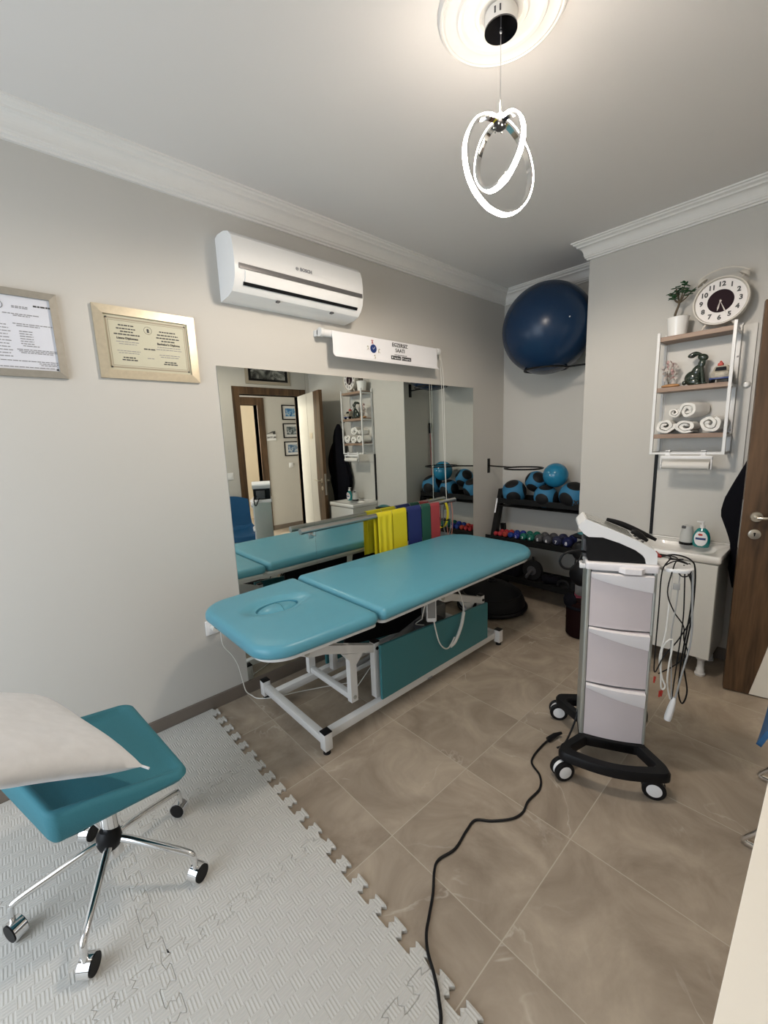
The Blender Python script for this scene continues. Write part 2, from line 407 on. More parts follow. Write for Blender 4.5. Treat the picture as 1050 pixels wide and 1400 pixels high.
def obj(name, bm, m, parent=None, W=False, smooth=True, ang=38):
    """link a bmesh as ONE object; W: coordinates are world ones, moved into the parent's frame"""
    if W and parent is not None:
        bmesh.ops.transform(bm, matrix=chain(parent).inverted(), verts=bm.verts)
    bmesh.ops.remove_doubles(bm, verts=bm.verts, dist=1e-6)
    bmesh.ops.recalc_face_normals(bm, faces=bm.faces)
    me = bpy.data.meshes.new(name); bm.to_mesh(me); bm.free()
    me.materials.append(m)
    if smooth:
        for p in me.polygons: p.use_smooth = True
        me.set_sharp_from_angle(angle=radians(ang))
    o = bpy.data.objects.new(name, me); COL.objects.link(o)
    if parent: o.parent = parent
    return o
def chain(o):
    m = Matrix.LocRotScale(o.location, o.rotation_euler, o.scale)
    return chain(o.parent) @ m if o.parent else m
def tag(o, label, cat, group=None, kind=None):
    o['label'] = label; o['category'] = cat
    if group: o['group'] = group
    if kind: o['kind'] = kind
    return o
def thing(name, label, cat, loc=(0, 0, 0), rz=0.0, group=None):
    o = bpy.data.objects.new(name, None); COL.objects.link(o); o.empty_display_size = 0.05
    o.location = loc; o.rotation_euler = (0, 0, rz); return tag(o, label, cat, group)
def dup(root, loc, rot, label, group=None):
    def cp(o, parent):
        c = o.copy(); COL.objects.link(c); c.parent = parent
        for ch in [q for q in bpy.data.objects if q.parent == o]: cp(ch, c)
        return c
    r = cp(root, None); r.location = loc; r.rotation_euler = rot; r['label'] = label
    if group: r['group'] = group
    return r
def struct(name, bm, m, label, cat, smooth=False):
    o = obj(name, bm, m, smooth=smooth); o['kind'] = 'structure'; o['label'] = label; o['category'] = cat; return o
def text(name, s, size, m, parent, loc, xdir, up, depth=0.0006, W=True, align='CENTER', bold=0.0, label=None):
    c = bpy.data.curves.new('txt', 'FONT'); c.body = s; c.size = size; c.extrude = depth; c.align_x = align; c.align_y = 'CENTER'; c.offset = bold; c.resolution_u = 3
    t = bpy.data.objects.new('txt', c); COL.objects.link(t)
    dg = bpy.context.evaluated_depsgraph_get(); me = bpy.data.meshes.new_from_object(t.evaluated_get(dg))
    bpy.data.objects.remove(t); bpy.data.curves.remove(c)
    x = Vector(xdir).normalized(); z = x.cross(Vector(up)).normalized(); y = z.cross(x)
    Mx = Matrix((x, y, z)).transposed().to_4x4(); Mx.translation = Vector(loc)
    if W and parent is not None: Mx = chain(parent).inverted() @ Mx
    me.transform(Mx); me.materials.clear(); me.materials.append(m)
    o = bpy.data.objects.new(name, me); COL.objects.link(o); o.parent = parent
    if label: o['label'] = label
    return o
def B(): return bmesh.new()

# ================================================================ THE SETTING
RX, YF, YB, PY, PX, ZC = 2.65, -1.3, 3.54, 3.125, 0.905, 2.666
XC = 4.1   # far wall of the corridor
bm = B(); box(bm, -0.1, 6.2, -1.4, 5.2, -0.08, 0.0); struct('floor', bm, floor_m, 'floor of square taupe stone-look tiles with pale grout lines', 'floor')
bm = B(); box(bm, -0.1, RX+0.12, -1.4, YB+0.1, ZC, ZC+0.08); struct('ceiling', bm, ceil_m, 'plain off-white ceiling of the treatment room', 'ceiling')
bm = B(); box(bm, RX+0.12, 6.2, -1.4, 5.2, ZC, ZC+0.08); struct('ceiling_corridor', bm, ceil_m, 'off-white ceiling over the corridor beyond the door', 'ceiling')
bm = B(); box(bm, -0.1, 0, YF-0.1, YB+0.1, 0, ZC); struct('wall_left', bm, wall_m, 'long off-white wall carrying the mirror, air conditioner and certificates', 'wall')
bm = B(); box(bm, 0, PX, YB, YB+0.1, 0, ZC); struct('wall_back', bm, wall_m, 'back wall of the alcove behind the weight rack', 'wall')
bm = B(); box(bm, PX, RX+0.12, PY, YB+0.1, 0, ZC); struct('wall_projecting', bm, wall_m, 'projecting off-white wall behind the sink and shelf', 'wall')
WX0, WX1, WZ0, WZ1 = 0.12, 1.9, 0.12, 2.3
bm = B()
box(bm, -0.1, WX0, YF-0.12, YF, 0, ZC); box(bm, WX1, RX+0.12, YF-0.12, YF, 0, ZC); box(bm, WX0, WX1, YF-0.12, YF, 0, WZ0); box(bm, WX0, WX1, YF-0.12, YF, WZ1, ZC)
struct('wall_front', bm, wall_m, 'wall behind the camera around the balcony window', 'wall')
DY0, DY1, DZ = 2.16, 2.97, 2.005
bm = B()
box(bm, RX, RX+0.12, YF, DY0, 0, ZC); box(bm, RX, RX+0.12, DY1, PY, 0, ZC); box(bm, RX, RX+0.12, DY0, DY1, DZ, ZC)
struct('wall_right', bm, wall_m, 'off-white wall with the doorway, seen in the mirror', 'wall')
# window behind the camera
win = thing('window_1', 'tall white framed balcony window behind the camera', 'window'); win['kind'] = 'structure'
bm = B(); t = 0.06
for a in ((WX0, WX1, WZ0, WZ0+t), (WX0, WX1, WZ1-t, WZ1), (WX0, WX0+t, WZ0+t, WZ1-t), (WX1-t, WX1, WZ0+t, WZ1-t), (0.98, 1.04, WZ0+t, WZ1-t)):
    box(bm, a[0], a[1], YF-0.09, YF-0.03, a[2], a[3], bev=0.004)
obj('window_frame', bm, white_plastic, win)
# corridor beyond the door
D2Y0, D2Y1, D2Z = 2.42, 3.08, 2.02
bm = B()
box(bm, XC, XC+0.12, 0.3, D2Y0, 0, ZC); box(bm, XC, XC+0.12, D2Y1, 5.0, 0, ZC); box(bm, XC, XC+0.12, D2Y0, D2Y1, D2Z, ZC)
struct('wall_corridor', bm, wall_m, 'far corridor wall with small framed pictures', 'wall')
bm = B(); box(bm, RX+0.12, XC, 4.9, 5.0, 0, ZC); struct('wall_corridor_end', bm, wall_m, 'end wall of the corridor', 'wall')
bm = B(); box(bm, RX+0.12, XC+0.12, 0.2, 0.3, 0, ZC); struct('wall_corridor_near', bm, wall_m, 'near end wall of the corridor', 'wall')
bm = B(); box(bm, RX, RX+0.12, YB+0.1, 5.0, 0, ZC); struct('wall_corridor_side', bm, wall_m, 'corridor side of the room wall', 'wall')
bm = B(); box(bm, 5.5, 5.6, 1.2, 4.4, 0, ZC); box(bm, XC+0.12, 5.5, 1.2, 1.3, 0, ZC); box(bm, XC+0.12, 5.5, 4.3, 4.4, 0, ZC)
struct('wall_far_room', bm, mat('warm_wall', (0.70, 0.63, 0.52), 0.8), 'warm pale walls of the room across the corridor', 'wall')

# cornice and skirting, one piece per wall, mitred
POLY = [(0, YF), (RX, YF), (RX, PY), (PX, PY), (PX, YB), (0, YB)]
prof_c = [(0.0, 2.556), (0.014, 2.556), (0.015, 2.565), (0.024, 2.568), (0.026, 2.578), (0.029, 2.580)]
for i in range(8):
    a = (i/7)*pi/2; prof_c.append((0.030+0.030*(1-cos(a)), 2.582+0.048*sin(a)))
prof_c += [(0.064, 2.632), (0.066, 2.640), (0.072, 2.644), (0.080, 2.648), (0.084, 2.656), (0.092, 2.658), (0.093, 2.666), (0.0, 2.666)]
prof_b = [(0, 0.0), (0.010, 0.0), (0.010, 0.072), (0.008, 0.075), (0.0, 0.075)]
def sweep_edge(poly, e, prof):
    n = len(poly); b2 = B(); A = []; Bq = []
    for d, z in prof:
        q = inset2(poly, d); A.append(b2.verts.new((*q[e], z))); Bq.append(b2.verts.new((*q[(e+1) % n], z)))
    m = len(prof)
    for i in range(m): b2.faces.new((A[i], A[(i+1) % m], Bq[(i+1) % m], Bq[i]))
    b2.faces.new(A); b2.faces.new(Bq[::-1]); return b2
def inset2(poly, d):
    n = len(poly); out = []
    for i in range(n):
        a = (Vector(poly[i])-Vector(poly[i-1])).normalized(); b = (Vector(poly[(i+1) % n])-Vector(poly[i])).normalized()
        na, nb = V(-a.y, a.x), V(-b.y, b.x); out.append((poly[i][0]+(na.x+nb.x)*d, poly[i][1]+(na.y+nb.y)*d))
    return out
where = {0: 'front', 1: 'right', 2: 'projecting', 3: 'alcove', 4: 'back', 5: 'left'}
for e in range(6):
    struct('trim_%d' % (e+1), sweep_edge(POLY, e, prof_c), plaster, 'white moulded plaster cornice along the %s wall' % where[e], 'cornice', smooth=False)
base_m = mat('skirting_tile', (0.17, 0.14, 0.115), 0.45, noise=0.15, scale=5)
for e in (0, 2, 3, 4, 5):
    struct('baseboard_%s' % where[e], sweep_edge(POLY, e, prof_b), base_m, 'low taupe tile skirting along the %s wall' % where[e], 'skirting')
bm = B(); box(bm, RX-0.01, RX, YF+0.01, DY0-0.09, 0, 0.075); struct('baseboard_right', bm, base_m, 'low taupe tile skirting along the right wall', 'skirting')
bm = B(); box(bm, XC-0.012, XC, 0.3, D2Y0-0.12, 0, 0.075); box(bm, XC-0.012, XC, D2Y1+0.12, 4.9, 0, 0.075); struct('baseboard_corridor', bm, base_m, 'taupe skirting along the corridor wall', 'skirting')

# door frames (structure) and the open leaf
def doorframe(name, x0, x1, y0, y1, z, t, label):
    d = thing(name, label, 'door frame'); d['kind'] = 'structure'
    bm = B()
    box(bm, x0, x1, y0-t, y0, 0, z+t, bev=0.003); box(bm, x0, x1, y1, y1+t, 0, z+t, bev=0.003); box(bm, x0, x1, y0, y1, z, z+t, bev=0.003)
    obj('casing', bm, wood_door, d, smooth=False); return d
doorframe('door_1', RX-0.014, RX+0.134, DY0+0.0, DY1, DZ, 0.085, 'brown wood door frame around the doorway in the mirror')
doorframe('door_2', XC-0.014, XC+0.134, D2Y0, D2Y1, D2Z, 0.115, 'brown wood frame of the second doorway across the corridor')
hinge = V(RX-0.03, DY1-0.005, 0); free = V(1.868, 2.785, 0); dl = (free-hinge); LW = dl.length; ang = math.atan2(dl.y, dl.x)
leaf = thing('open_door', 'open brown wood door leaf with cream curved panel, beside the sink', 'door', hinge, ang)
TH = 0.04; ZT = 1.998
def strip_edge(z): return 0.105 + 0.115*math.sin(min(1, z/0.95)*pi/2) if z < 0.95 else 0.22 - 0.03*((z-0.95)/1.05)
for nm, m_, sgn in (('wood_panel', wood_door, 0), ('cream_panel', cream_door, 1)):
    bm = B(); zs = [0.008 + (ZT-0.008)*i/24 for i in range(25)]
    if sgn == 0: pts = [(LW, 0, zs[0]), (LW, 0, ZT)] + [(LW-strip_edge(z), 0, z) for z in reversed(zs)]
    else: pts = [(0, 0, zs[0])] + [(LW-strip_edge(z)-0.001, 0, z) for z in zs] + [(0, 0, ZT)]
    prism(bm, pts, (0, TH if sgn == 0 else TH*0.97, 0), Matrix.Translation((0, -0.0 if sgn == 0 else TH*0.015, 0)))
    o = obj(nm, bm, m_, leaf, smooth=False)
    o['label'] = 'brown walnut lock-side strip' if sgn == 0 else 'cream lacquered panel with curved edge'
hd = B()
for s, yy in ((1, TH), (-1, 0)):
    cyl(hd, (LW-0.055, yy, 0.968), (LW-0.055, yy+s*0.008, 0.968), 0.026, 0.024, 28)
    cyl(hd, (LW-0.055, yy+s*0.006, 0.968), (LW-0.055, yy+s*0.045, 0.968), 0.0095)
    tube(hd, [(LW-0.055, yy+s*0.043, 0.968), (LW-0.08, yy+s*0.05, 0.970), (LW-0.12, yy+s*0.05, 0.973), (LW-0.175, yy+s*0.046, 0.974)], 0.008, 10, sm=5)
obj('door_handle', hd, brass, leaf)
hd = B()
for s, yy in ((1, TH), (-1, 0)):
    lathe(hd, [(0, 0.007), (0.018, 0.007), (0.025, 0.005), (0.026, 0)], 28, Matrix.Translation((LW-0.055, yy, 0.878)) @ rotm(rx=-s*pi/2))
kp = obj('key_rosette', hd, brass, leaf)
hd = B()
for s, yy in ((1, TH), (-1, 0)):
    cyl(hd, (LW-0.055, yy+s*0.0072, 0.883), (LW-0.055, yy+s*0.0078, 0.883), 0.005); box(hd, LW-0.0575, LW-0.0525, min(yy+s*0.0072, yy+s*0.0078), max(yy+s*0.0072, yy+s*0.0078), 0.869, 0.883)
obj('keyhole', hd, black, kp)
bm = B(); box(bm, LW-0.0005, LW+0.0015, 0.009, 0.031, 0.80, 1.05); obj('lock_plate', bm, steel, leaf)
bm = B(); box(bm, LW-0.37, LW-0.28, TH*0.985, TH+0.004, 1.46, 1.53); sg = obj('number_plate', bm, brass, leaf)

# ================================================================ MIRROR and left wall
for y0, y1, lb in ((0.876, 1.3915, 'frameless wall mirror panel, left of the vertical joint, over the couch head'), (1.3925, 3.056, 'wide frameless wall mirror panel right of the vertical joint')):
    r_ = thing('wall_mirror', lb, 'mirror', (0.002, (y0+y1)/2, 0.072), 0, 'mirror panels on the left wall')
    bm = B(); box(bm, 0.002, 0.0062, y0, y1, 0.078, 1.822); obj('mirror_glass', bm, mirror_m, r_, W=True, smooth=False)
    bm = B(); box(bm, 0.0004, 0.002, y0, y1, 0.078, 1.822); obj('backing', bm, charcoal_back, r_, W=True, smooth=False)

# air conditioner: side profile (x,z) extruded along y
ac = thing('air_conditioner', 'white wall-mounted split air conditioner above the mirror', 'air conditioner', (0, 1.32, 2.14))
YA0, YA1 = 0.935, 1.712
def acprof(s=0.0):
    p = [(0, 2.425), (0.03, 2.432), (0.10, 2.425), (0.150, 2.408), (0.176, 2.385), (0.188, 2.35), (0.193, 2.30), (0.1935, 2.262), (0.1925, 2.240),
         (0.185, 2.205), (0.168, 2.175), (0.140, 2.150), (0.10, 2.138), (0.0, 2.132)]
    return p
bm = B(); prism(bm, [(x, YA0, z) for x, z in acprof()], (0, YA1-YA0, 0)); obj('housing', bm, ac_white, ac, W=True, ang=25)
bm = B()
sheet(bm, lambda u, v: ((lambda t: (0.1965+0.0005*sin(t*pi), YA0+0.02+(YA1-YA0-0.03)*u, 2.262-0.022*t))(v)), 2, 3, 0.003)
obj('trim_strip', bm, mat('dark_silver_strip', (0.16, 0.155, 0.155), 0.3, 0.5), ac, W=True)
bm = B()
fp = [(0.1955, 2.236), (0.192, 2.21), (0.181, 2.188)]
fl = [(a[0]+0.002, YA0+0.05, a[1]) for a in fp] + [(a[0]-0.004, YA0+0.05, a[1]) for a in reversed(fp)]
prism(bm, fl, (0, YA1-YA0-0.09, 0)); obj('louvre', bm, ac_white, ac, W=True, ang=60)
bm = B(); prism(bm, [(0.1815, YA0+0.045, 2.187), (0.173, YA0+0.045, 2.174), (0.165, YA0+0.045, 2.178), (0.172, YA0+0.045, 2.192)], (0, YA1-YA0-0.08, 0)); obj('outlet_slot', bm, black, ac, W=True, smooth=False)
for yy in (1.18, 1.52): bm = B(); box(bm, 0.125, 0.145, yy-0.008, yy+0.008, 2.140, 2.148); obj('clip', bm, grey_dark, ac, W=True)
text('lettering', 'BOSCH', 0.022, mat('silver_ink', (0.30, 0.30, 0.32), 0.4), ac, (0.196, 1.325, 2.305), (0, 1, 0), (0, 0, 1), bold=0.0008)
bm = B(); torus(bm, (0.1955, 1.272, 2.305), 0.0075, 0.001, 'X', 24, 6); box(bm, 0.195, 0.1965, 1.2655, 1.2785, 2.304, 2.306); box(bm, 0.195, 0.1965, 1.268, 1.2695, 2.299, 2.311); box(bm, 0.195, 0.1965, 1.2745, 1.276, 2.299, 2.311)
obj('emblem', bm, MATS['silver_ink'], ac, W=True)

# certificates
def lines(bm, rows, x, h):
    for y, z, wd in rows: 
        # each row is a broken run of word blocks
        p = y-wd/2
        while p < y+wd/2-0.002:
            l = min(random.uniform(0.006, 0.018), y+wd/2-p); box(bm, x, x+0.0005, p, p+l, z-h/2, z+h/2); p += l+0.0022
def framed(name, label, cat, y0, y1, z0, z1, fw, fm, pm, x=0.0, sgn=1, group=None, depth=0.018, matw=0.0, matm=None):
    t = thing(name, label, cat, (x, (y0+y1)/2, z0), 0, group)
    xa = lambda d: x+sgn*d
    bm = B()
    def mit(y0, y1, z0, z1, fw):
        o = [(y0, z0), (y1, z0), (y1, z1), (y0, z1)]; i = [(y0+fw, z0+fw), (y1-fw, z0+fw), (y1-fw, z1-fw), (y0+fw, z1-fw)]
        for k in range(4):
            a, b, c, d = o[k], o[(k+1) % 4], i[(k+1) % 4], i[k]
            vs = []
            for (yy, zz), dd in ((a, 0.001), (b, 0.001), (c, 0.001), (d, 0.001), (a, depth*0.8), (b, depth*0.8), (c, depth), (d, depth)): vs.append(bm.verts.new((xa(dd), yy, zz)))
            for f in ((0,1,2,3), (4,7,6,5), (0,4,5,1), (3,2,6,7), (0,3,7,4), (1,5,6,2)): bm.faces.new([vs[q] for q in f])
    mit(y0, y1, z0, z1, fw); obj('frame', bm, fm, t, W=True, smooth=False)
    bm = B(); box(bm, min(xa(0.002), xa(depth*0.45)), max(xa(0.002), xa(depth*0.45)), y0+fw*0.9, y1-fw*0.9, z0+fw*0.9, z1-fw*0.9); obj('sheet', bm, pm, t, W=True, smooth=False)
    return t
c2 = framed('certificate', 'cream diploma in a champagne gold frame, beside the mirror corner', 'certificate', 0.372, 0.785, 1.730, 2.032, 0.036, gold, cream_paper)
xs = 0.018*0.45+0.0002
bm = B(); a0, a1, b0, b1 = 0.418, 0.739, 1.776, 1.986
for k, wd in ((0, 0.006), (0.010, 0.002)):
    box(bm, xs, xs+0.0006, a0+k-0.004, a1-k+0.004, b1-k-wd, b1-k); box(bm, xs, xs+0.0006, a0+k-0.004, a1-k+0.004, b0+k, b0+k+wd)
    box(bm, xs, xs+0.0006, a0+k-0.004, a0+k-0.004+wd, b0+k, b1-k); box(bm, xs, xs+0.0006, a1-k+0.004-wd, a1-k+0.004, b0+k, b1-k)
obj('printed_border', bm, tan_ink, c2, W=True, smooth=False)
yl, yr = 0.492, 0.660
bm = B()
lines(bm, [(yl, 1.957, .06), (yl, 1.943, .078), (yl, 1.931, .05), (yl, 1.919, .10), (yr, 1.948, .07), (yr, 1.934, .09), (yr, 1.921, .10), (yr, 1.908, .06), (0.578, 1.866, .05), (yl, 1.822, .05), (yr, 1.815, .05), (yl, 1.812, .06), (yr, 1.806, .06)], xs, 0.005)
obj('printed_text', bm, ink, c2, W=True, smooth=False)
bm = B(); lines(bm, [(yl, 1.888, .09), (yl, 1.879, .07), (yr, 1.880, .10), (yr, 1.870, .11), (yl, 1.850, .09), (yl, 1.841, .08), (yr, 1.846, .09), (yr, 1.837, .08), (0.578, 1.826, .03)], xs, 0.0028); obj('small_print', bm, grey_ink, c2, W=True, smooth=False)
text('heading', 'Lisans Diploması', 0.0125, ink, c2, (xs+0.0006, yl, 1.903), (0, 1, 0), (0, 0, 1), bold=0.0003)
text('heading', "Bachelor's Diploma", 0.0125, ink, c2, (xs+0.0006, yr, 1.894), (0, 1, 0), (0, 0, 1), bold=0.0003)
bm = B(); torus(bm, (xs+0.0004, 0.578, 1.947), 0.016, 0.0006, 'X', 24, 5); ball(bm, (xs, 0.578, 1.949), 0.005, 0.15, 1, 1.2, seg=10); box(bm, xs, xs+0.0007, 0.574, 0.583, 1.938, 1.944)
obj('crest', bm, ink, c2, W=True)
for yy in (0.420, 0.737):
    for zz in (1.778, 1.984): bm = B(); box(bm, xs, xs+0.001, yy-0.003, yy+0.003, zz-0.003, zz+0.003); obj('corner_pin', bm, ink, c2, W=True, smooth=False)
c1 = framed('certificate', 'white printed certificate in a grey-brown frame, cut by the left edge of the photo', 'certificate', -0.19, 0.258, 1.716, 2.038, 0.026, grey_frame, paper)
bm = B()
lines(bm, [(0.21, 1.983, .06)], xs, 0.006); obj('stamp_text', bm, ink, c1, W=True, smooth=False)
bm = B()
rows = [(0.14, 1.975, .05), (0.14, 1.970, .05), (0.14, 1.947, .11), (0.14, 1.941, .05), (0.17, 1.912, .12), (0.155, 1.905, .07)]
for k in range(6): rows.append((0.145, 1.885-0.009*k, .04))
for k in range(11): rows.append((0.06, 1.905-0.0115*k, .06+.01*(k % 3))); rows.append((-0.06, 1.905-0.0115*k, .08))
rows += [(0.155, 1.832, .05), (0.175, 1.818, .13), (0.175, 1.812, .12), (0.17, 1.806, .10), (0.06, 1.775, .34), (0.20, 1.768, .06), (0.20, 1.762, .05), (0.06, 1.752, .32)]
lines(bm, rows, xs, 0.0032); obj('printed_text', bm, grey_ink, c1, W=True, smooth=False)
bm = B(); box(bm, xs, xs+0.001, 0.222, 0.229, 1.746, 1.752); obj('corner_pin', bm, ink, c1, W=True, smooth=False)
bm = B(); torus(bm, (xs+0.0004, 0.075, 1.975), 0.014, 0.0015, 'X', 20, 5); obj('crest', bm, grey_ink, c1, W=True)

# roller chart over the mirror
ch = thing('exercise_chart', 'white roll-up exercise clock chart hanging above the mirror', 'wall chart', (0, 2.02, 2.05))
bm = B(); cyl(bm, (0.062, 1.50, 2.052), (0.062, 2.515, 2.052), 0.021); obj('roller', bm, white_plastic, ch, W=True)
for yy in (1.487, 2.528):
    bm = B(); box(bm, 0, 0.05, yy-0.012, yy+0.012, 2.035, 2.07, bev=0.003); cyl(bm, (0.062, yy-0.012, 2.052), (0.062, yy+0.012, 2.052), 0.025); obj('bracket', bm, white_metal, ch, W=True)
CH0, CH1 = 1.548, 2.490
def chp(u, v):
    s = v; x = 0.086 + 0.006*sin(s*pi*0.9) + (0.03*((s-0.8)/0.2)**2 if s > 0.8 else 0); z = 2.064 - 0.150*s
    return (x, CH0+(CH1-CH0)*u, z)
bm = B(); sheet(bm, chp, 24, 16, 0.0012); obj('printed_sheet', bm, vinyl_white, ch, W=True, ang=80)
XS = 0.094
text('lettering', 'EGZERSIZ\nSAATI', 0.034, ink, ch, (XS, 2.105, 2.022), (0, 1, 0), (0, 0, 1), bold=0.0, depth=0.0009)
text('lettering', 'www.egzersizsaati.com', 0.0125, grey_ink, ch, (XS, 2.11, 1.978), (0, 1, 0), (0, 0, 1), depth=0.0009)
bm = B(); box(bm, XS-0.001, XS+0.0008, 2.020, 2.110, 1.946, 1.970, bev=0.0005); box(bm, XS-0.001, XS+0.0008, 2.120, 2.210, 1.946, 1.970, bev=0.0005); bd = obj('store_badge', bm, ink, ch, W=True, smooth=False)
text('badge_lettering', 'App Store', 0.0135, vinyl_white, bd, (XS+0.001, 2.074, 1.956), (0, 1, 0), (0, 0, 1))
text('badge_lettering', 'Google Play', 0.012, vinyl_white, bd, (XS+0.001, 2.172, 1.956), (0, 1, 0), (0, 0, 1))
bm = B(); ball(bm, (XS+0.0005, 2.032, 1.958), 0.0065, 0.1, 1, 1.1, seg=12); obj('badge_icon', bm, vinyl_white, bd, W=True); bm = B(); prism(bm, [(XS+0.0008, 2.126, 1.952), (XS+0.0008, 2.126, 1.964), (XS+0.0008, 2.136, 1.958)], (0.0006, 0, 0)); obj('badge_icon', bm, vinyl_white, bd, W=True)
bm = B(); cyl(bm, (XS-0.001, 1.865, 1.995), (XS+0.001, 1.865, 1.995), 0.026, seg=32); ck = obj('clock_drawing', bm, blue_ink, ch, W=True)
bm = B(); tube(bm, [(XS+0.0012, 1.857, 2.0), (XS+0.0012, 1.863, 1.99), (XS+0.0012, 1.876, 2.007)], 0.0011, 6); obj('clock_hand', bm, vinyl_white, ck, W=True)
def stick(bm, y, z, s, lean):
    tube(bm, [(XS, y, z), (XS, y+lean*0.3*s, z-0.4*s), (XS, y-0.25*s, z-s)], 0.001, 5); tube(bm, [(XS, y+lean*0.3*s, z-0.4*s), (XS, y+0.35*s, z-s)], 0.001, 5)
    tube(bm, [(XS, y-0.3*s, z-0.15*s), (XS, y, z-0.1*s), (XS, y+0.35*s, z+0.1*s)], 0.001, 5); ball(bm, (XS, y, z+0.12*s), 0.1*s, 0.2, 1, 1, seg=8)
bm = B(); stick(bm, 1.853, 2.045, 0.02, 1); stick(bm, 1.861, 2.043, 0.017, -1); obj('figure_drawing', bm, red_ink, ch, W=True)
bm = B(); stick(bm, 1.817, 2.005, 0.022, 1); stick(bm, 1.913, 1.995, 0.022, -1); stick(bm, 1.873, 1.955, 0.022, 1); obj('figure_drawing', bm, mat('olive_ink', (0.28, 0.24, 0.10), 0.5), ch, W=True)
bm = B()
for dy in (-0.012, 0.012): tube(bm, [(0.062, 2.545, 2.05+dy), (0.066, 2.575+dy, 1.9), (0.07, 2.59+dy*0.6, 1.3), (0.075, 2.60, 0.92)], 0.0016, 6, sm=4)
obj('pull_cord', bm, cord_white, ch, W=True)

# steel rail with exercise bands
PYA, PYB, PZ, PXX = 1.252, 2.72, 0.905, 0.062
rail = thing('grab_rail', 'long brushed steel rail fixed along the mirror', 'rail', (PXX, 1.98, PZ))
bm = B(); cyl(bm, (PXX, PYA, PZ-0.006), (PXX, PYB, PZ+0.004), 0.0185, seg=24); obj('tube', bm, steel, rail, W=True)
for yy in (1.36, 2.66):
    bm = B(); tube(bm, [(0.062, yy, PZ-0.02), (0.06, yy, PZ-0.05), (0.0065, yy, PZ-0.05)], 0.005, 8); box(bm, 0.0063, 0.011, yy-0.015, yy+0.015, PZ-0.075, PZ-0.03, bev=0.001); obj('bracket', bm, steel, rail, W=True)
def band(label, y0, y1, zf, zb, m, wav=0.0, name='resistance_band'):
    t = thing(name, label, 'exercise band', (PXX, (y0+y1)/2, PZ), 0, 'exercise bands over the steel rail')
    R = 0.0205; 
    def P(u, v):
        L1 = PZ-zf; L2 = PZ-zb; A = pi*R; s = v*(L1+A+L2)
        y = y0+(y1-y0)*u; wv = wav*sin(u*pi*5)
        if s < L1: 
            k = (L1-s); return (PXX+R+0.002+wv*min(1, k/0.05)*0.8+0.004*min(1, k/.2), y, PZ-k)
        if s < L1+A:
            a = (s-L1)/R; return (PXX+R*cos(a)+0.001*0, y, PZ+R*sin(a))
        k = s-L1-A; return (PXX-R-0.001+wv*0.3*min(1, k/0.05), y, PZ-k)
    bm = B(); sheet(bm, P, 28 if wav else 6, 40, 0.0012); obj('strip', bm, m, t, W=True, ang=80); return t
band('pleated yellow latex band, hanging furthest left on the steel rail', 1.85, 1.985, 0.60, 0.62, yellow, 0.005)
band('smooth yellow latex band between the pleated yellow and navy ones', 1.99, 2.128, 0.61, 0.64, yellow)
band('navy blue latex band on the steel rail', 2.14, 2.285, 0.62, 0.66, navy)
band('dark green latex band on the steel rail', 2.292, 2.392, 0.62, 0.66, green)
band('red latex band on the steel rail', 2.396, 2.50, 0.62, 0.66, redl)
lp = thing('resistance_band', 'narrow yellow loop band near the rail end', 'exercise band', (PXX, 2.55, PZ), 0, 'exercise bands over the steel rail')
def loopband(y0, y1, zl, wd, m, par, dx=0.0):
    bm = B(); n = 44; pts = []
    for i in range(n):
        a = 2*pi*i/n; pts.append((PXX+0.0245*sin(a)+dx, (y0+y1)/2+(y1-y0)/2*sin(a), PZ+0.0225-(PZ+0.0225-zl)*(1-cos(a))/2))
    rows = [[bm.verts.new((p[0]+e, p[1]+k, p[2])) for k, e in ((-wd/2, 0), (wd/2, 0), (wd/2, 0.0015), (-wd/2, 0.0015))] for p in pts]
    for i in range(n):
        a, b = rows[i], rows[(i+1) % n]
        for q in range(4): bm.faces.new((a[q], a[(q+1) % 4], b[(q+1) % 4], b[q]))
    return obj('strip', bm, m, par, W=True, ang=80)
loopband(2.51, 2.60, 0.70, 0.026, yellow, lp)
lp = thing('resistance_band', 'thin grey loop band near the rail end', 'exercise band', (PXX, 2.62, PZ), 0, 'exercise bands over the steel rail'); loopband(2.60, 2.64, 0.62, 0.012, grey_l, lp)
lp = thing('resistance_band', 'thin pink loop band at the rail end', 'exercise band', (PXX, 2.65, PZ), 0, 'exercise bands over the steel rail'); loopband(2.645, 2.66, 0.60, 0.010, pink_l, lp)
bm = B(); torus(bm, (PXX+0.03, 2.575, 0.765), 0.022, 0.004, 'Z', 24, 8); tag(obj('carabiner', bm, black, None), 'small black strap loop hanging among the bands', 'strap')

# socket and switches
def plate(name, label, cat, x, y, z, sgn=1, W_=0.08, sock=False):
    t = thing(name, label, cat, (x, y, z)); bm = B()
    box(bm, min(x, x+sgn*0.009), max(x, x+sgn*0.009), y-W_/2, y+W_/2, z-W_/2, z+W_/2, bev=0.003); obj('cover', bm, white_plastic, t, W=True)
    bm = B()
    if sock: 
        cyl(bm, (x+sgn*0.009, y, z), (x+sgn*0.0105, y, z), 0.022); obj('outlet', bm, white_metal, t, W=True)
    else: box(bm, min(x+sgn*0.009, x+sgn*0.013), max(x+sgn*0.009, x+sgn*0.013), y-0.025, y+0.025, z-0.025, z+0.025, bev=0.002); obj('rocker', bm, white_plastic, t, W=True)
    return t
plate('wall_socket', 'white wall socket under the head of the couch', 'socket', 0, 0.715, 0.466, sock=True)
plate('light_switch', 'white light switch beside the doorway, seen in the mirror', 'switch', RX, 1.96, 1.06, -1)
plate('light_switch', 'white light switch under the corridor pictures, seen in the mirror', 'switch', XC, 3.61, 1.05, -1)

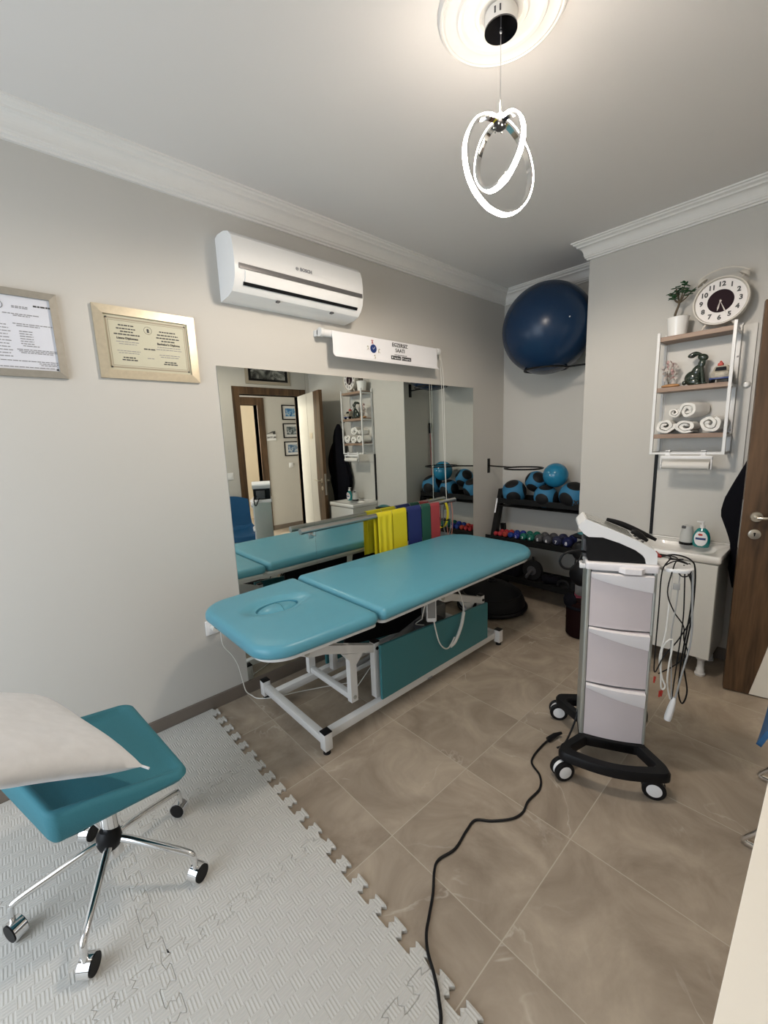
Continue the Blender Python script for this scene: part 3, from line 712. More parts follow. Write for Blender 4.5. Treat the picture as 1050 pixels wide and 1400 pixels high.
# picture above door, corridor pictures, sign
pic = framed('picture', 'dark landscape picture in a beige frame above the doorway, seen in the mirror', 'picture', 2.255, 2.845, 2.128, 2.50, 0.035, mat('beige_frame', (0.36, 0.31, 0.24), 0.5), black, RX, -1)
def artmat(name, cols, sc):
    m = bpy.data.materials.new(name); m.use_nodes = True; nt = m.node_tree; n = nt.nodes.new('ShaderNodeTexNoise'); n.inputs['Scale'].default_value = sc; n.inputs['Detail'].default_value = 5; n.inputs['Distortion'].default_value = 1.5
    tc = nt.nodes.new('ShaderNodeTexCoord'); nt.links.new(tc.outputs['Object'], n.inputs['Vector'])
    r = nt.nodes.new('ShaderNodeValToRGB'); nt.links.new(n.outputs['Fac'], r.inputs[0]); nt.links.new(r.outputs[0], nt.nodes['Principled BSDF'].inputs['Base Color'])
    r.color_ramp.elements[0].color = (*cols[0], 1); r.color_ramp.elements[0].position = 0.38; r.color_ramp.elements[1].color = (*cols[-1], 1); r.color_ramp.elements[1].position = 0.66
    for i, c in enumerate(cols[1:-1]): e = r.color_ramp.elements.new(0.42+0.2*(i+1)/len(cols)); e.color = (*c, 1)
    return m
bm = B(); box(bm, RX-0.0105, RX-0.009, 2.325, 2.775, 2.19, 2.44); obj('painting', bm, artmat('grey_landscape', [(0.02, 0.02, 0.02), (0.10, 0.10, 0.09), (0.35, 0.35, 0.32)], 9), pic, W=True, smooth=False)
for k, (zc, cc, lb) in enumerate(((1.915, [(0.03, 0.10, 0.30), (0.12, 0.35, 0.6), (0.6, 0.6, 0.55)], 'blue seaside picture, topmost of the three black corridor frames'), (1.62, [(0.03, 0.04, 0.04), (0.15, 0.2, 0.22), (0.6, 0.6, 0.6)], 'dark grey picture, middle one of the three black corridor frames'), (1.325, [(0.02, 0.08, 0.2), (0.2, 0.3, 0.4), (0.7, 0.7, 0.7)], 'blue and white picture, lowest of the three black corridor frames'))):
    p_ = framed('framed_print', lb, 'picture', 3.505, 3.835, zc-0.12, zc+0.12, 0.016, blackm, mat('mount_white', (0.7, 0.7, 0.7), 0.7), XC, -1, 'black framed prints in the corridor')
    bm = B(); box(bm, XC-0.0105, XC-0.008, 3.57, 3.77, zc-0.065, zc+0.065); obj('print', bm, artmat('print_art_%d' % k, cc, 16), p_, W=True, smooth=False)
sg = thing('wall_sign', 'white kitchen sign with a knife on top on the corridor wall, seen in the mirror', 'sign', (XC, 3.28, 1.5))
bm = B(); box(bm, XC-0.008, XC, 3.20, 3.37, 1.465, 1.565, bev=0.002); obj('sign_board', bm, white_plastic, sg, W=True, smooth=False)
bm = B(); prism(bm, [(XC-0.004, 3.21, 1.575), (XC-0.004, 3.36, 1.60), (XC-0.004, 3.36, 1.618), (XC-0.004, 3.31, 1.612)], (-0.003, 0, 0)); box(bm, XC-0.006, XC, 3.32, 3.36, 1.56, 1.60); obj('knife_cutout', bm, ink, sg, W=True, smooth=False)
text('lettering', 'MUTFAK', 0.042, ink, sg, (XC-0.0085, 3.285, 1.515), (0, -1, 0), (0, 0, 1), bold=0.0012)

# ================================================================ CEILING LAMP
MC = (1.379, 1.288)
med = thing('ceiling_medallion', 'round moulded white plaster ceiling rose above the lamp', 'ceiling rose', (MC[0], MC[1], ZC))
bm = B()
pr = [(0, -0.012), (0.060, -0.012), (0.066, -0.017), (0.074, -0.017), (0.080, -0.010), (0.10, -0.008), (0.112, -0.010), (0.118, -0.018), (0.128, -0.019), (0.134, -0.012), (0.150, -0.009), (0.160, -0.014), (0.166, -0.017), (0.172, -0.014), (0.176, -0.018), (0.182, -0.016), (0.188, -0.006), (0.189, -0.0005)]
lathe(bm, pr, 96); obj('rose', bm, plaster, med)
lamp = thing('pendant_lamp', 'chrome LED pendant lamp of two crossing glowing rings', 'lamp', (1.379, 1.284, ZC-0.018))
bm = B(); lathe(bm, [(0, 0), (0.047, 0), (0.047, -0.036), (0, -0.036)], 48); cn = obj('canopy', bm, plaster, lamp)
bm = B(); lathe(bm, [(0, -0.0365), (0.0475, -0.0365), (0.0475, -0.0405), (0, -0.0405)], 48); obj('canopy_disc', bm, mat('dark_chrome', (0.10, 0.10, 0.11), 0.1, 1.0), lamp)
dl_ = bpy.data.lights.new('pendant_fill_spot', 'SPOT'); dl_.energy = 42; dl_.color = (1.0, 0.88, 0.75); dl_.spot_size = radians(180); dl_.spot_blend = 0.3; dl_.shadow_soft_size = 0.09  # added spot, boosts the rings' light on floor and walls, sparing the ceiling
dlo = bpy.data.objects.new('pendant_fill_spot', dl_); COL.objects.link(dlo); dlo.location = (1.38, 1.28, 2.42)
for dx in (-0.011, -0.001):
    bm = B(); a_ = radians(-58)+dx/0.047*1.5; box(bm, -0.0022, 0.0022, -0.001, 0.001, -0.026, -0.010, Matrix.Translation((0.0472*cos(a_), 0.0472*sin(a_), 0)) @ rotm(rz=a_+pi/2)); obj('vent_slot', bm, ink, cn, smooth=False)
bm = B(); cyl(bm, (0, 0, -0.04), (0, 0, -0.262), 0.0014, seg=8); ball(bm, (0, 0, -0.044), 0.004, seg=12); obj('cable', bm, steel, lamp)
Q = V(1.382, 1.28, 0)
A_ = [(-0.002, 2.367), (-0.025, 2.374), (-0.048, 2.374), (-0.081, 2.36), (-0.103, 2.332), (-0.117, 2.295), (-0.119, 2.257), (-0.11, 2.212), (-0.084, 2.167), (-0.044, 2.132), (-0.006, 2.118), (0.025, 2.116), (0.063, 2.13), (0.095, 2.162), (0.111, 2.202), (0.113, 2.243), (0.099, 2.289), (0.073, 2.327), (0.045, 2.353), (0.02, 2.367)]
B_ = [(-0.009, 2.368), (0.014, 2.371), (0.033, 2.373), (0.052, 2.364), (0.068, 2.344), (0.076, 2.313), (0.074, 2.282), (0.064, 2.255), (0.042, 2.224), (0.016, 2.202), (-0.014, 2.193), (-0.038, 2.195), (-0.06, 2.21), (-0.078, 2.237), (-0.085, 2.267), (-0.081, 2.304), (-0.067, 2.335), (-0.05, 2.355), (-0.029, 2.366)]
for nm, P_, h in (('ring', A_, V(0.412, 0.911, 0)), ('ring', B_, V(1.0, -0.006, 0))):
    pts = smooth_pts([Q+h*a+V(0, 0, z) for a, z in P_], 5, True); n = len(pts); c = sum(pts, V(0, 0, 0))/n
    ax = h.cross(V(0, 0, 1)).normalized()
    bc, be = B(), B()
    for bmx, r_in, r_out, hw in ((bc, -0.006, 0.0015, 0.0095), (be, 0.0017, 0.006, 0.0092)):
        rows = []
        for i, p in enumerate(pts):
            tdir = (pts[(i+1) % n]-pts[i-1]).normalized(); o = tdir.cross(ax); o = o if o.dot(p-c) > 0 else -o
            rows.append([bmx.verts.new(p+o*a+ax*b) for a, b in ((r_in, -hw), (r_out, -hw*1.0), (r_out+0.001, 0), (r_out, hw), (r_in, hw))])
        for i in range(n):
            a, b = rows[i], rows[(i+1) % n]
            for q in range(5): bmx.faces.new((a[q], a[(q+1) % 5], b[(q+1) % 5], b[q]))
    o = obj('ring', bc, chrome, lamp, W=True, ang=50); s = obj('led_strip', be, lamp_emit, o, W=True, ang=50); s['label'] = 'glowing warm white LED strip'
bm = B(); ball(bm, (0, 0, -0.285), 0.020, 1, 1, 0.8, seg=16); box(bm, -0.009, 0.009, -0.009, 0.009, -0.278, -0.256, bev=0.002); hb = obj('hub', bm, mat('hub_grey', (0.03, 0.03, 0.03), 0.7, spec=0.1), lamp)
bm = B()
for k in range(10):
    a = 2*pi*k/10; ball(bm, (0.017*cos(a), 0.017*sin(a), -0.292-(k % 2)*0.006), 0.0025, seg=8)
obj('rivet', bm, chrome, hb)

# ================================================================ TREATMENT COUCH
bed = thing('treatment_couch', 'teal padded hydraulic treatment couch on a white steel frame', 'treatment table', (0.53, 1.55, 0))
X0, X1, YS, YE, YH = 0.168, 0.902, 1.135, 2.575, 0.590
ZT_ = 0.683
bm = B(); pad(bm, rrect(X0, X1, YS+0.006, YE, (0.03, 0.03, 0.20, 0.20), 10), 0.628, ZT_, 0.03, 0.010, rings=10); obj('mattress', bm, teal, bed, W=True, ang=60)['label'] = 'long teal vinyl body cushion'
bm = B(); pad(bm, rrect(X0+0.015, X1-0.015, YS+0.012, YE-0.02, (0.03, 0.03, 0.19, 0.19), 10), 0.612, 0.627, 0.004, 0.0); obj('cushion_board', bm, white_metal, bed, W=True)
# head section with face hole: rings morph from hole to outline
def headrest():
    o = [] ; n = 96
    def outer(th, sh=0.0):
        # rounded, tapering outline sampled by angle about the hole centre
        return None
    ol = rrect(X0+0.0, X1-0.0, YH, YS-0.004, (0.125, 0.125, 0.03, 0.03), 14)
    # taper toward head
    ol = [((x-0.535)*(1-0.10*max(0, (YS-y)/0.57)**1.5)+0.535, y) for x, y in ol]
    hc = (0.472, 0.862)
    def resamp(poly, n=120):
        out = []; m = len(poly)
        for k in range(n):
            a = 2*pi*k/n; dx, dy = 0.062*cos(a)*1.0, 0.105*sin(a)
            for i in range(m):
                (x1, y1), (x2, y2) = poly[i], poly[(i+1) % m]; ex_, ey_ = x2-x1, y2-y1
                den = dx*ey_-dy*ex_
                if abs(den) < 1e-12: continue
                t = ((x1-hc[0])*ey_-(y1-hc[1])*ex_)/den; q = ((x1-hc[0])*dy-(y1-hc[1])*dx)/den
                if t > 0 and -1e-9 <= q <= 1+1e-9: out.append((hc[0]+dx*t, hc[1]+dy*t)); break
        return out
    ol = resamp(ol)
    def hole(x, y, s=1.0):
        a = math.atan2((y-hc[1])/0.105, (x-hc[0])/0.062); return (hc[0]+0.062*s*cos(a), hc[1]+0.105*s*sin(a))
    b2 = B(); L = []
    z0, z1, re = 0.628, ZT_-0.004, 0.028
    for t in (0, 0.5, 1): L.append((inset(ol, 0.012*(1-sin(t*pi/2))), z0+0.012*(1-cos(t*pi/2))))
    for t in (0, 0.25, 0.5, 0.75, 1): L.append((inset(ol, re*(1-cos(t*pi/2))) if t > 0 else ol, z1-re+re*sin(t*pi/2)))
    last = inset(ol, re)
    big = [hole(x, y, 1.75) for x, y in last]
    for t in (0.2, 0.45, 0.7, 1.0): L.append(([(x+(bx-x)*t, y+(by-y)*t, z1+0.003*t) for (x, y), (bx, by) in zip(last, big)], None))
    for sc in (1.62, 1.5, 1.4, 1.3, 1.22, 1.15, 1.09, 1.04, 1.01, 1.0):
        k = (1.75-sc)/0.75; dip = 0.016*(k*k*(3-2*k)); L.append(([(*hole(x, y, sc), z1+0.003-dip) for x, y in last], None))
    for s, zz in ((0.985, -0.030), (0.97, -0.045), (0.6, -0.048)):
        L.append(([(*hole(x, y, s), z1+zz) for x, y in last], None))
    rs = []
    for ring, z in L: rs.append([b2.verts.new((p[0], p[1], z if z is not None else p[2])) for p in ring])
    m = len(ol)
    for a, b in zip(rs, rs[1:]):
        for i in range(m): b2.faces.new((a[i], a[(i+1) % m], b[(i+1) % m], b[i]))
    b2.faces.new(rs[0][::-1]); b2.faces.new(rs[-1]); return b2
hr = obj('headrest', headrest(), teal, bed, W=True, ang=60); hr['label'] = 'teal head cushion with oval face hole'
bm = B(); ball(bm, (0.472, 0.862, ZT_-0.030), 1.0, 0.059, 0.101, 0.021, seg=32); obj('face_plug', bm, teal, hr, W=True)
bm = B(); tube(bm, [(0.418, 0.868, ZT_-0.020), (0.44, 0.872, ZT_-0.0115), (0.472, 0.876, ZT_-0.0082), (0.504, 0.872, ZT_-0.0115), (0.526, 0.868, ZT_-0.020)], 0.0014, 6, sm=4); obj('plug_seam', bm, teal_dk, hr, W=True)
bm = B(); ol = [((x-0.535)*(1-0.10*max(0, (YS-y)/0.57)**1.5)+0.535, y) for x, y in rrect(X0+0.015, X1-0.015, YH+0.02, YS-0.008, (0.115, 0.115, 0.03, 0.03), 10)]
pad(bm, ol, 0.612, 0.627, 0.004, 0); obj('cushion_board', bm, white_metal, bed, W=True)
fr = B()
FX0, FX1, FY0, FY1 = 0.118, 0.718, 0.925, 2.353
hs = 0.021
for x in (FX0, FX1):
    box(fr, x-hs+0.0, x+hs, FY0+hs, FY1-hs, 0.045, 0.087, bev=0.002) if False else None
for y in (FY0, FY1): box(fr, FX0+hs, FX1-hs, y-0.018, y+0.018, 0.048, 0.086, bev=0.002)
for x in (FX0+0.10, FX1-0.03): box(fr, x-0.019, x+0.019, FY0+0.018, FY1-0.018, 0.048, 0.088, bev=0.002)
obj('base_rail', fr, white_metal, bed, W=True)
for x in (FX0, FX1):
    for y in (FY0, FY1):
        bm = B(); box(bm, x-hs, x+hs, y-hs, y+hs, 0.022, 0.108, bev=0.002); lg = obj('leg', bm, white_metal, bed, W=True)
        bm = B(); box(bm, x-hs-0.0005, x+hs+0.0005, y-hs-0.0005, y+hs+0.0005, 0.107, 0.113, bev=0.0015); obj('end_cap', bm, black, lg, W=True)
        bm = B(); cyl(bm, (x, y, 0), (x, y, 0.016), 0.018, 0.016); cyl(bm, (x, y, 0.016), (x, y, 0.024), 0.008); obj('rubber_foot', bm, rubber, lg, W=True)
# side panels and lifting gear (two posts, bell-crank arms, T legs, cross tubes)
bm = B(); box(bm, 0.706, 0.722, 1.275, 2.218, 0.100, 0.345, bev=0.003)
bm.verts.ensure_lookup_table()
for v in bm.verts:
    if v.co.z > 0.2: v.co.z += 0.055*(2.218-v.co.y)/0.94
obj('side_panel', bm, teal_dk, bed, W=True, smooth=False)['label'] = 'dark teal side board along the base'
bm = B(); box(bm, 0.205, 0.221, 1.275, 2.218, 0.10, 0.36, bev=0.003); obj('side_panel', bm, teal_dk, bed, W=True, smooth=False)
for x in (0.655, 0.27):
    for y in (1.292, 2.232):
        z1 = 0.395 if y < 2 else 0.375
        bm = B(); box(bm, x-0.019, x+0.019, y-0.018, y+0.018, 0.088, z1, bev=0.002); ps = obj('upright', bm, white_metal, bed, W=True)
        bm = B(); box(bm, x-0.02, x+0.02, y-0.019, y+0.019, z1, z1+0.006, bev=0.001); cyl(bm, (x+0.018, y, z1-0.03), (x+0.024, y, z1-0.03), 0.009); obj('end_cap', bm, black, ps, W=True)
        s = -1
        bm = B(); 
        y2 = y-0.42
        # upper arm rises to the couch frame, with a gusset and a lever leg reaching down
        za, zb = z1-0.028, z1+0.112
        prism(bm, [(x-0.017, y-0.015, za-0.022), (x-0.017, y-0.015, za+0.020), (x-0.017, y2+0.06, zb+0.006), (x-0.017, y2+0.005, zb+0.022), (x-0.017, y2-0.022, zb-0.012), (x-0.017, y2+0.03, zb-0.040), (x-0.017, y2+0.10, zb-0.052)], (0.034, 0, 0))
        zq = za+(zb-za)*0.36
        prism(bm, [(x-0.0165, y-0.215, zq-0.004), (x-0.0165, y-0.09, zq-0.045), (x-0.0165, y-0.135, zq-0.090), (x-0.0165, y-0.135, 0.135), (x-0.0165, y-0.175, 0.135), (x-0.0165, y-0.175, zq-0.055)], (0.033, 0, 0))
        obj('lift_arm', bm, white_metal, bed, W=True, smooth=False)
        bm = B(); cyl(bm, (x-0.022, y2+0.012, zb-0.010), (x+0.022, y2+0.012, zb-0.010), 0.014); cyl(bm, (x-0.02, y-0.155, 0.16), (x+0.02, y-0.155, 0.16), 0.010); obj('pivot_bolt', bm, alu, bed, W=True)
bm = B()
for y in (1.137, 2.077): box(bm, 0.287, 0.638, y-0.015, y+0.015, 0.14, 0.17, bev=0.002)
box(bm, 0.445, 0.475, 1.14, 2.08, 0.142, 0.168, bev=0.002)
obj('cross_tube', bm, white_metal, bed, W=True)
bm = B()
for x in (0.27, 0.655): box(bm, x-0.019, x+0.019, 0.78, 2.40, 0.572, 0.611, bev=0.002)
for y in (0.80, 1.12, 2.38): box(bm, 0.289, 0.636, y-0.015, y+0.015, 0.575, 0.611, bev=0.002)
obj('top_frame', bm, white_metal, bed, W=True)
for y in (0.873, 1.813):
    bm = B(); zt = 0.507 if y < 1.5 else 0.487
    for x in (0.27, 0.655): prism(bm, [(x-0.024, y-0.008, zt-0.018), (x-0.024, y+0.030, zt-0.018), (x-0.024, y+0.05, 0.575), (x-0.024, y-0.002, 0.575)], (0.006, 0, 0))
    obj('link_plate', bm, white_metal, bed, W=True, smooth=False)
bm = B(); prism(bm, [(0.33, 1.33, 0.24), (0.33, 2.2, 0.10), (0.33, 2.2, 0.56), (0.33, 1.33, 0.56)], (0.012, 0, 0)); obj('cover_plate', bm, black, bed, W=True, smooth=False)['label'] = 'black board inside the base'
bm = B(); cyl(bm, (0.46, 1.60, 0.20), (0.46, 2.02, 0.30), 0.026); box(bm, 0.42, 0.50, 1.90, 2.06, 0.22, 0.33, bev=0.008); cyl(bm, (0.46, 1.30, 0.17), (0.46, 1.62, 0.21), 0.013); obj('actuator', bm, mat('actuator_grey', (0.28, 0.28, 0.27), 0.4), bed, W=True)
bm = B(); box(bm, 0.52, 0.62, 1.72, 1.90, 0.26, 0.32, bev=0.01); obj('control_box', bm, grey_dark, bed, W=True)
bm = B(); tube(bm, [(0.69, 1.52, 0.612), (0.73, 1.50, 0.60), (0.735, 1.50, 0.585), (0.735, 1.62, 0.578), (0.70, 1.70, 0.600)], 0.0045, 8, sm=3); obj('hanger_wire', bm, white_metal, bed, W=True)
bm = B()
Mh = Matrix.Translation((0.742, 1.640, 0.50)) @ rotm(rz=radians(-42))
box(bm, -0.012, 0.014, -0.028, 0.028, -0.085, 0.075, Mh, bev=0.008); rm = obj('hand_control', bm, white_plastic, bed, W=True)
bm = B(); box(bm, 0.0142, 0.0155, -0.021, 0.021, -0.06, 0.055, Mh, bev=0.0005); obj('keypad', bm, mat('keypad_grey', (0.25, 0.25, 0.25), 0.5), rm, W=True, smooth=False)
bm = B(); tube(bm, [(0.735, 1.668, 0.415), (0.74, 1.675, 0.36), (0.745, 1.70, 0.27), (0.745, 1.745, 0.215), (0.745, 1.79, 0.205), (0.745, 1.84, 0.25)], 0.004, 8, sm=5)
tube(bm, [(0.745, 1.80, 0.205), (0.748, 1.845, 0.225), (0.748, 1.90, 0.30), (0.745, 1.93, 0.38)], 0.010, 10, sm=5)
tube(bm, [(0.745, 1.93, 0.38), (0.74, 1.925, 0.45), (0.73, 1.89, 0.53), (0.68, 1.86, 0.585), (0.6, 1.85, 0.59)], 0.004, 8, sm=5)
tube(bm, [(0.74, 1.64, 0.56), (0.735, 1.60, 0.52), (0.72, 1.59, 0.45), (0.69, 1.62, 0.42), (0.62, 1.64, 0.36), (0.6, 1.75, 0.31)], 0.003, 8, sm=5)
obj('coiled_cable', bm, cord_white, rm, W=True)
bm = B(); box(bm, 0.7225, 0.7245, 1.62, 1.66, 0.06, 0.07); obj('maker_plate', bm, grey_ink, bed, W=True, smooth=False)
bm = B()
for yy in (0.66,): box(bm, 0.245, 0.275, yy-0.02, yy+0.01, 0.565, 0.610, bev=0.002)
box(bm, 0.70, 0.73, 0.66, 0.69, 0.570, 0.610, bev=0.002)
obj('lever_bracket', bm, black, bed, W=True)
bm = B(); tube(bm, [(0.011, 0.735, 0.462), (0.05, 0.735, 0.45), (0.04, 0.745, 0.36), (0.035, 0.790, 0.28), (0.035, 0.815, 0.21), (0.03, 0.83, 0.13), (0.03, 0.845, 0.04), (0.045, 0.87, 0.006), (0.10, 0.885, 0.005), (0.16, 0.96, 0.005), (0.22, 1.1, 0.005), (0.36, 1.35, 0.005), (0.44, 1.30, 0.01), (0.46, 1.42, 0.12)], 0.003, 8, sm=6)
cyl(bm, (0.009, 0.715, 0.465), (0.045, 0.715, 0.465), 0.016); obj('power_cable', bm, cord_white, bed, W=True)

# ================================================================ FOAM MATS
PIT, AMP = 0.0885, 0.020
def jig(a, b, ph, n=6):
    """jigsaw edge from a to b (2D), teeth bulging to alternate sides"""
    a, b = V(*a), V(*b); d = b-a; L = d.length; d.normalize(); nn = V(-d.y, d.x); pts = [a]
    s = L/(2*n); w_ = 0.16*s
    for k in range(2*n-1):
        sg = (1 if (k % 2 == 0) == ph else -1); p0 = (k+0.5)*s
        pts += [a+d*(p0+w_*0.8)+nn*sg*AMP*0.30, a+d*(p0-w_*0.7)+nn*sg*AMP*0.88, a+d*(p0+w_*0.2)+nn*sg*AMP, a+d*(p0+s-w_*0.2)+nn*sg*AMP, a+d*(p0+s+w_*0.7)+nn*sg*AMP*0.88, a+d*(p0+s-w_*0.8)+nn*sg*AMP*0.30]
    return pts+[b]
def edge_pts(a, b, kind):
    if kind == 'flat': return [V(*a), V(*b)]
    # shared edge geometry is always built in the + direction so that neighbours match
    rev = (b[0] < a[0]-1e-6) or (b[1] < a[1]-1e-6)
    e = jig(b, a, True) if rev else jig(a, b, True)
    return list(reversed(e)) if rev else e
xsn = [0.012, 0.531, 1.060, 1.585, 2.112]; ysn = [-1.285, -0.930, -0.400, 0.130, 0.660]
order = ['nearest the mirror wall', 'second from mirror wall', 'third from mirror wall', 'fourth from mirror wall']
rowsn = ['against the window wall', 'in the row under the chair front', 'in the row behind the mat edge', 'with its teeth out on the tiles']
rown = {3: 'row with bare teeth', 2: 'row behind the bare teeth', 1: 'third row from bare teeth', 0: 'row by the window'}
for i in range(4):
    for j in range(4):
        x0, x1, y0, y1 = xsn[i], xsn[i+1], ysn[j], ysn[j+1]
        pts = []
        pts += edge_pts((x0, y0), (x1, y0), 'flat' if j == 0 else 'jig')
        pts += edge_pts((x1, y0), (x1, y1), 'jig')
        pts += edge_pts((x1, y1), (x0, y1), 'jig')
        pts += edge_pts((x0, y1), (x0, y0), 'flat' if i == 0 else 'jig')
        q = []
        for p in pts:
            if not q or (p-q[-1]).length > 1e-5: q.append(p)
        if (q[0]-q[-1]).length < 1e-5: q.pop()
        b2 = B(); ins = inset([tuple(p) for p in q], 0.0003); ins2 = inset([tuple(p) for p in q], 0.0016)
        r0 = [b2.verts.new((x, y, 0.0005)) for x, y in ins]; r1 = [b2.verts.new((x, y, 0.0105)) for x, y in ins]; r2 = [b2.verts.new((x, y, 0.012)) for x, y in ins2]
        n = len(q)
        for a, b in ((r0, r1), (r1, r2)):
            for k in range(n): b2.faces.new((a[k], a[(k+1) % n], b[(k+1) % n], b[k]))
        b2.faces.new(r0[::-1]); b2.faces.new(r2)
        o = obj('foam_mat_tile', b2, foam_m, None, smooth=False)
        tag(o, 'pale grey foam mat tile, %s, %s' % (order[i], rown[j]), 'floor mat', 'interlocking foam mat tiles')

# ================================================================ TEAL SWIVEL CHAIR
chx = thing('swivel_chair', 'teal upholstered swivel chair on chrome five-arm base, holding a pillow', 'chair', (0.715, 0.09, 0.012))
def wheelpos():
    return [(0.69, -0.165), (0.957, -0.033), (0.896, 0.27), (0.599, 0.334), (0.462, 0.052)]
C0 = V(0.722, 0.092)
bm = B(); cyl(bm, (C0.x, C0.y, 0.165), (C0.x, C0.y, 0.40), 0.017); cyl(bm, (C0.x, C0.y, 0.13), (C0.x, C0.y, 0.215), 0.028, 0.024); cyl(bm, (C0.x, C0.y, 0.215), (C0.x, C0.y, 0.31), 0.023); obj('gas_column', bm, chrome, chx, W=True)
bm = B(); lathe(bm, [(0, 0.232), (0.022, 0.229), (0.033, 0.215), (0.036, 0.19), (0.030, 0.168), (0.0, 0.160)], 24, Matrix.Translation((C0.x+0.006, C0.y-0.008, 0))); obj('hub_cover', bm, black, chx, W=True)
a0 = math.atan2(0.27-C0.y, 0.896-C0.x)
for k in range(5):
    a = a0+2*pi*k/5; d = V(cos(a), sin(a), 0); c = V(C0.x, C0.y, 0)
    tip = c+d*0.262
    bm = B(); tube(bm, [c+V(0, 0, 0.185), c+d*0.06+V(0, 0, 0.178), c+d*0.17+V(0, 0, 0.148), c+d*0.232+V(0, 0, 0.130), c+d*0.257+V(0, 0, 0.118), tip+V(0, 0, 0.095), tip+V(0, 0, 0.062)], 0.010, 12, sm=5, radii=lambda t: 0.0125-0.0045*t)
    arm = obj('base_arm', bm, chrome, chx, W=True)
    sw = [0.5, 2.3, 3.9, 5.2, 0.9][k]; wd = V(cos(sw), sin(sw), 0); cc = tip+V(0, 0, 0.0125+0.030)-wd.cross(V(0, 0, 1))*0.008
    bm = B(); cyl(bm, cc-wd*0.016, cc+wd*0.016, 0.030, seg=32); cs = obj('caster', bm, chrome, arm, W=True)
    bm = B(); cyl(bm, cc-wd*0.0185, cc-wd*0.0162, 0.026, seg=28); cyl(bm, cc+wd*0.0162, cc+wd*0.0185, 0.026, seg=28)
    obj('caster_wheel', bm, black, arm, W=True)
# tub seat: plan is a rotated rounded square; f = forward along local +y
rz = radians(8); SC = V(0.668, 0.095)
def tub(u, v, inner):
    """closed slab wrapped surface: u around the plan, v from centre out and down the rim"""
    return None
def seat_shell():
    b2 = B(); n = 80; ol = rrect(-0.235, 0.235, -0.195, 0.205, (0.06, 0.026, 0.045, 0.05), 12); n = len(ol)
    def rim(x, y):   # height of the rim, low at the front lip, rising to the back
        t = max(0.0, min(1.0, (0.205-y)/0.40)); return 0.442 + 0.022*max(0.0, (0.235-x)/0.47)*(1-t) + 0.058*t**1.3 + (0.025*max(0.0, (-0.10-y)/0.095)*max(0.0, min(1, (0.10-x)/0.2)))
    def inn(x, y):
        t = max(0.0, min(1.0, (0.205-y)/0.40)); return 0.440 + 0.022*max(0.0, (0.235-x)/0.47)*(1-t) - 0.010*sin(t*pi) + 0.004*t
    L = []
    o5 = inset(ol, 0.10); 
    L.append([(x, y, 0.388) for x, y in inset(ol, 0.09)])
    L.append([(x, y, 0.392) for x, y in inset(ol, 0.035)])
    def bot(x, y): return 0.404 + 0.012*max(0, (y+0.195)/0.4)
    L.append([(x, y, bot(x, y)) for x, y in inset(ol, 0.010)])
    L.append([(x, y, bot(x, y)+0.014) for x, y in inset(ol, 0.001)])
    L.append([(x, y, rim(x, y)-0.016) for x, y in ol])
    L.append([(x, y, rim(x, y)-0.004) for x, y in inset(ol, 0.005)])
    L.append([(x, y, rim(x, y)) for x, y in inset(ol, 0.015)])
    L.append([(x, y, rim(x, y)-0.003) for x, y in inset(ol, 0.026)])
    L.append([(x, y, max(inn(x, y), rim(x, y)-0.05)) for x, y in inset(ol, 0.036)])
    i2 = inset(ol, 0.052)
    L.append([(x, y, inn(x, y)) for x, y in i2])
    for t in (0.25, 0.5, 0.75): L.append([(x*(1-t), y*(1-t), inn(x*(1-t), y*(1-t))) for x, y in i2])
    QD, QA, QB, QC = V(0.43, -0.185, 0), V(0.910, -0.045, 0), V(0.938, 0.297, 0), V(0.420, 0.238, 0)
    def qm(x, y, z):
        u, v = (x+0.235)/0.47, (y+0.195)/0.40; P_ = QD*(1-u)*(1-v)+QA*u*(1-v)+QB*u*v+QC*(1-u)*v; return (P_.x, P_.y, z)
    rs = [[b2.verts.new(qm(*p)) for p in r] for r in L]
    for a, b in zip(rs, rs[1:]):
        for i in range(n): b2.faces.new((a[i], a[(i+1) % n], b[(i+1) % n], b[i]))
    c = b2.verts.new(qm(0, 0, inn(0, 0)))
    for i in range(n): b2.faces.new((rs[-1][i], rs[-1][(i+1) % n], c))
    b2.faces.new(rs[0][::-1])
    return b2
st = obj('seat', seat_shell(), teal_fab, chx, W=True, ang=60)
bm = B(); box(bm, C0.x-0.09, C0.x+0.09, C0.y-0.07, C0.y+0.07, 0.376, 0.390, bev=0.004); obj('seat_plate', bm, black, chx, W=True)
# pillow lying across the seat
def pillow(bm, Mx, a=0.225, b=0.225, th=0.075):
    n = 36
    def P(sgn):
        g = []
        for i in range(n+1):
            row = []
            for j in range(n+1):
                u, v = -1+2*i/n, -1+2*j/n
                e = (1-u**4)*(1-v**4); h = th*(max(0, e))**0.62
                pin = 1-0.09*(1-u*u)*0-0.07*(1-abs(v)**1.5)*(abs(u)**3); pin2 = 1-0.07*(1-abs(u)**1.5)*(abs(v)**3)
                wr = 0.0012*sin(5*u+4*v)*e + 0.0008*sin(11*v-6*u)*e
                row.append(V(u*a*pin, v*b*pin2, sgn*h+wr))
            g.append(row)
        return g
    t, d = P(1), P(-1); vt = [[bm.verts.new(Mx @ p) for p in r] for r in t]; vd = [[bm.verts.new(Mx @ p) for p in r] for r in d]
    for i in range(n):
        for j in range(n):
            bm.faces.new((vt[i][j], vt[i+1][j], vt[i+1][j+1], vt[i][j+1])); bm.faces.new((vd[i][j], vd[i][j+1], vd[i+1][j+1], vd[i+1][j]))
PT = V(0.885, 0.165, 0.505); ex = V(-0.90, -0.34, 0.13).normalized(); ey = V(0.16, -0.80, 0.58); ey = (ey-ex*ey.dot(ex)).normalized(); ez = ex.cross(ey)
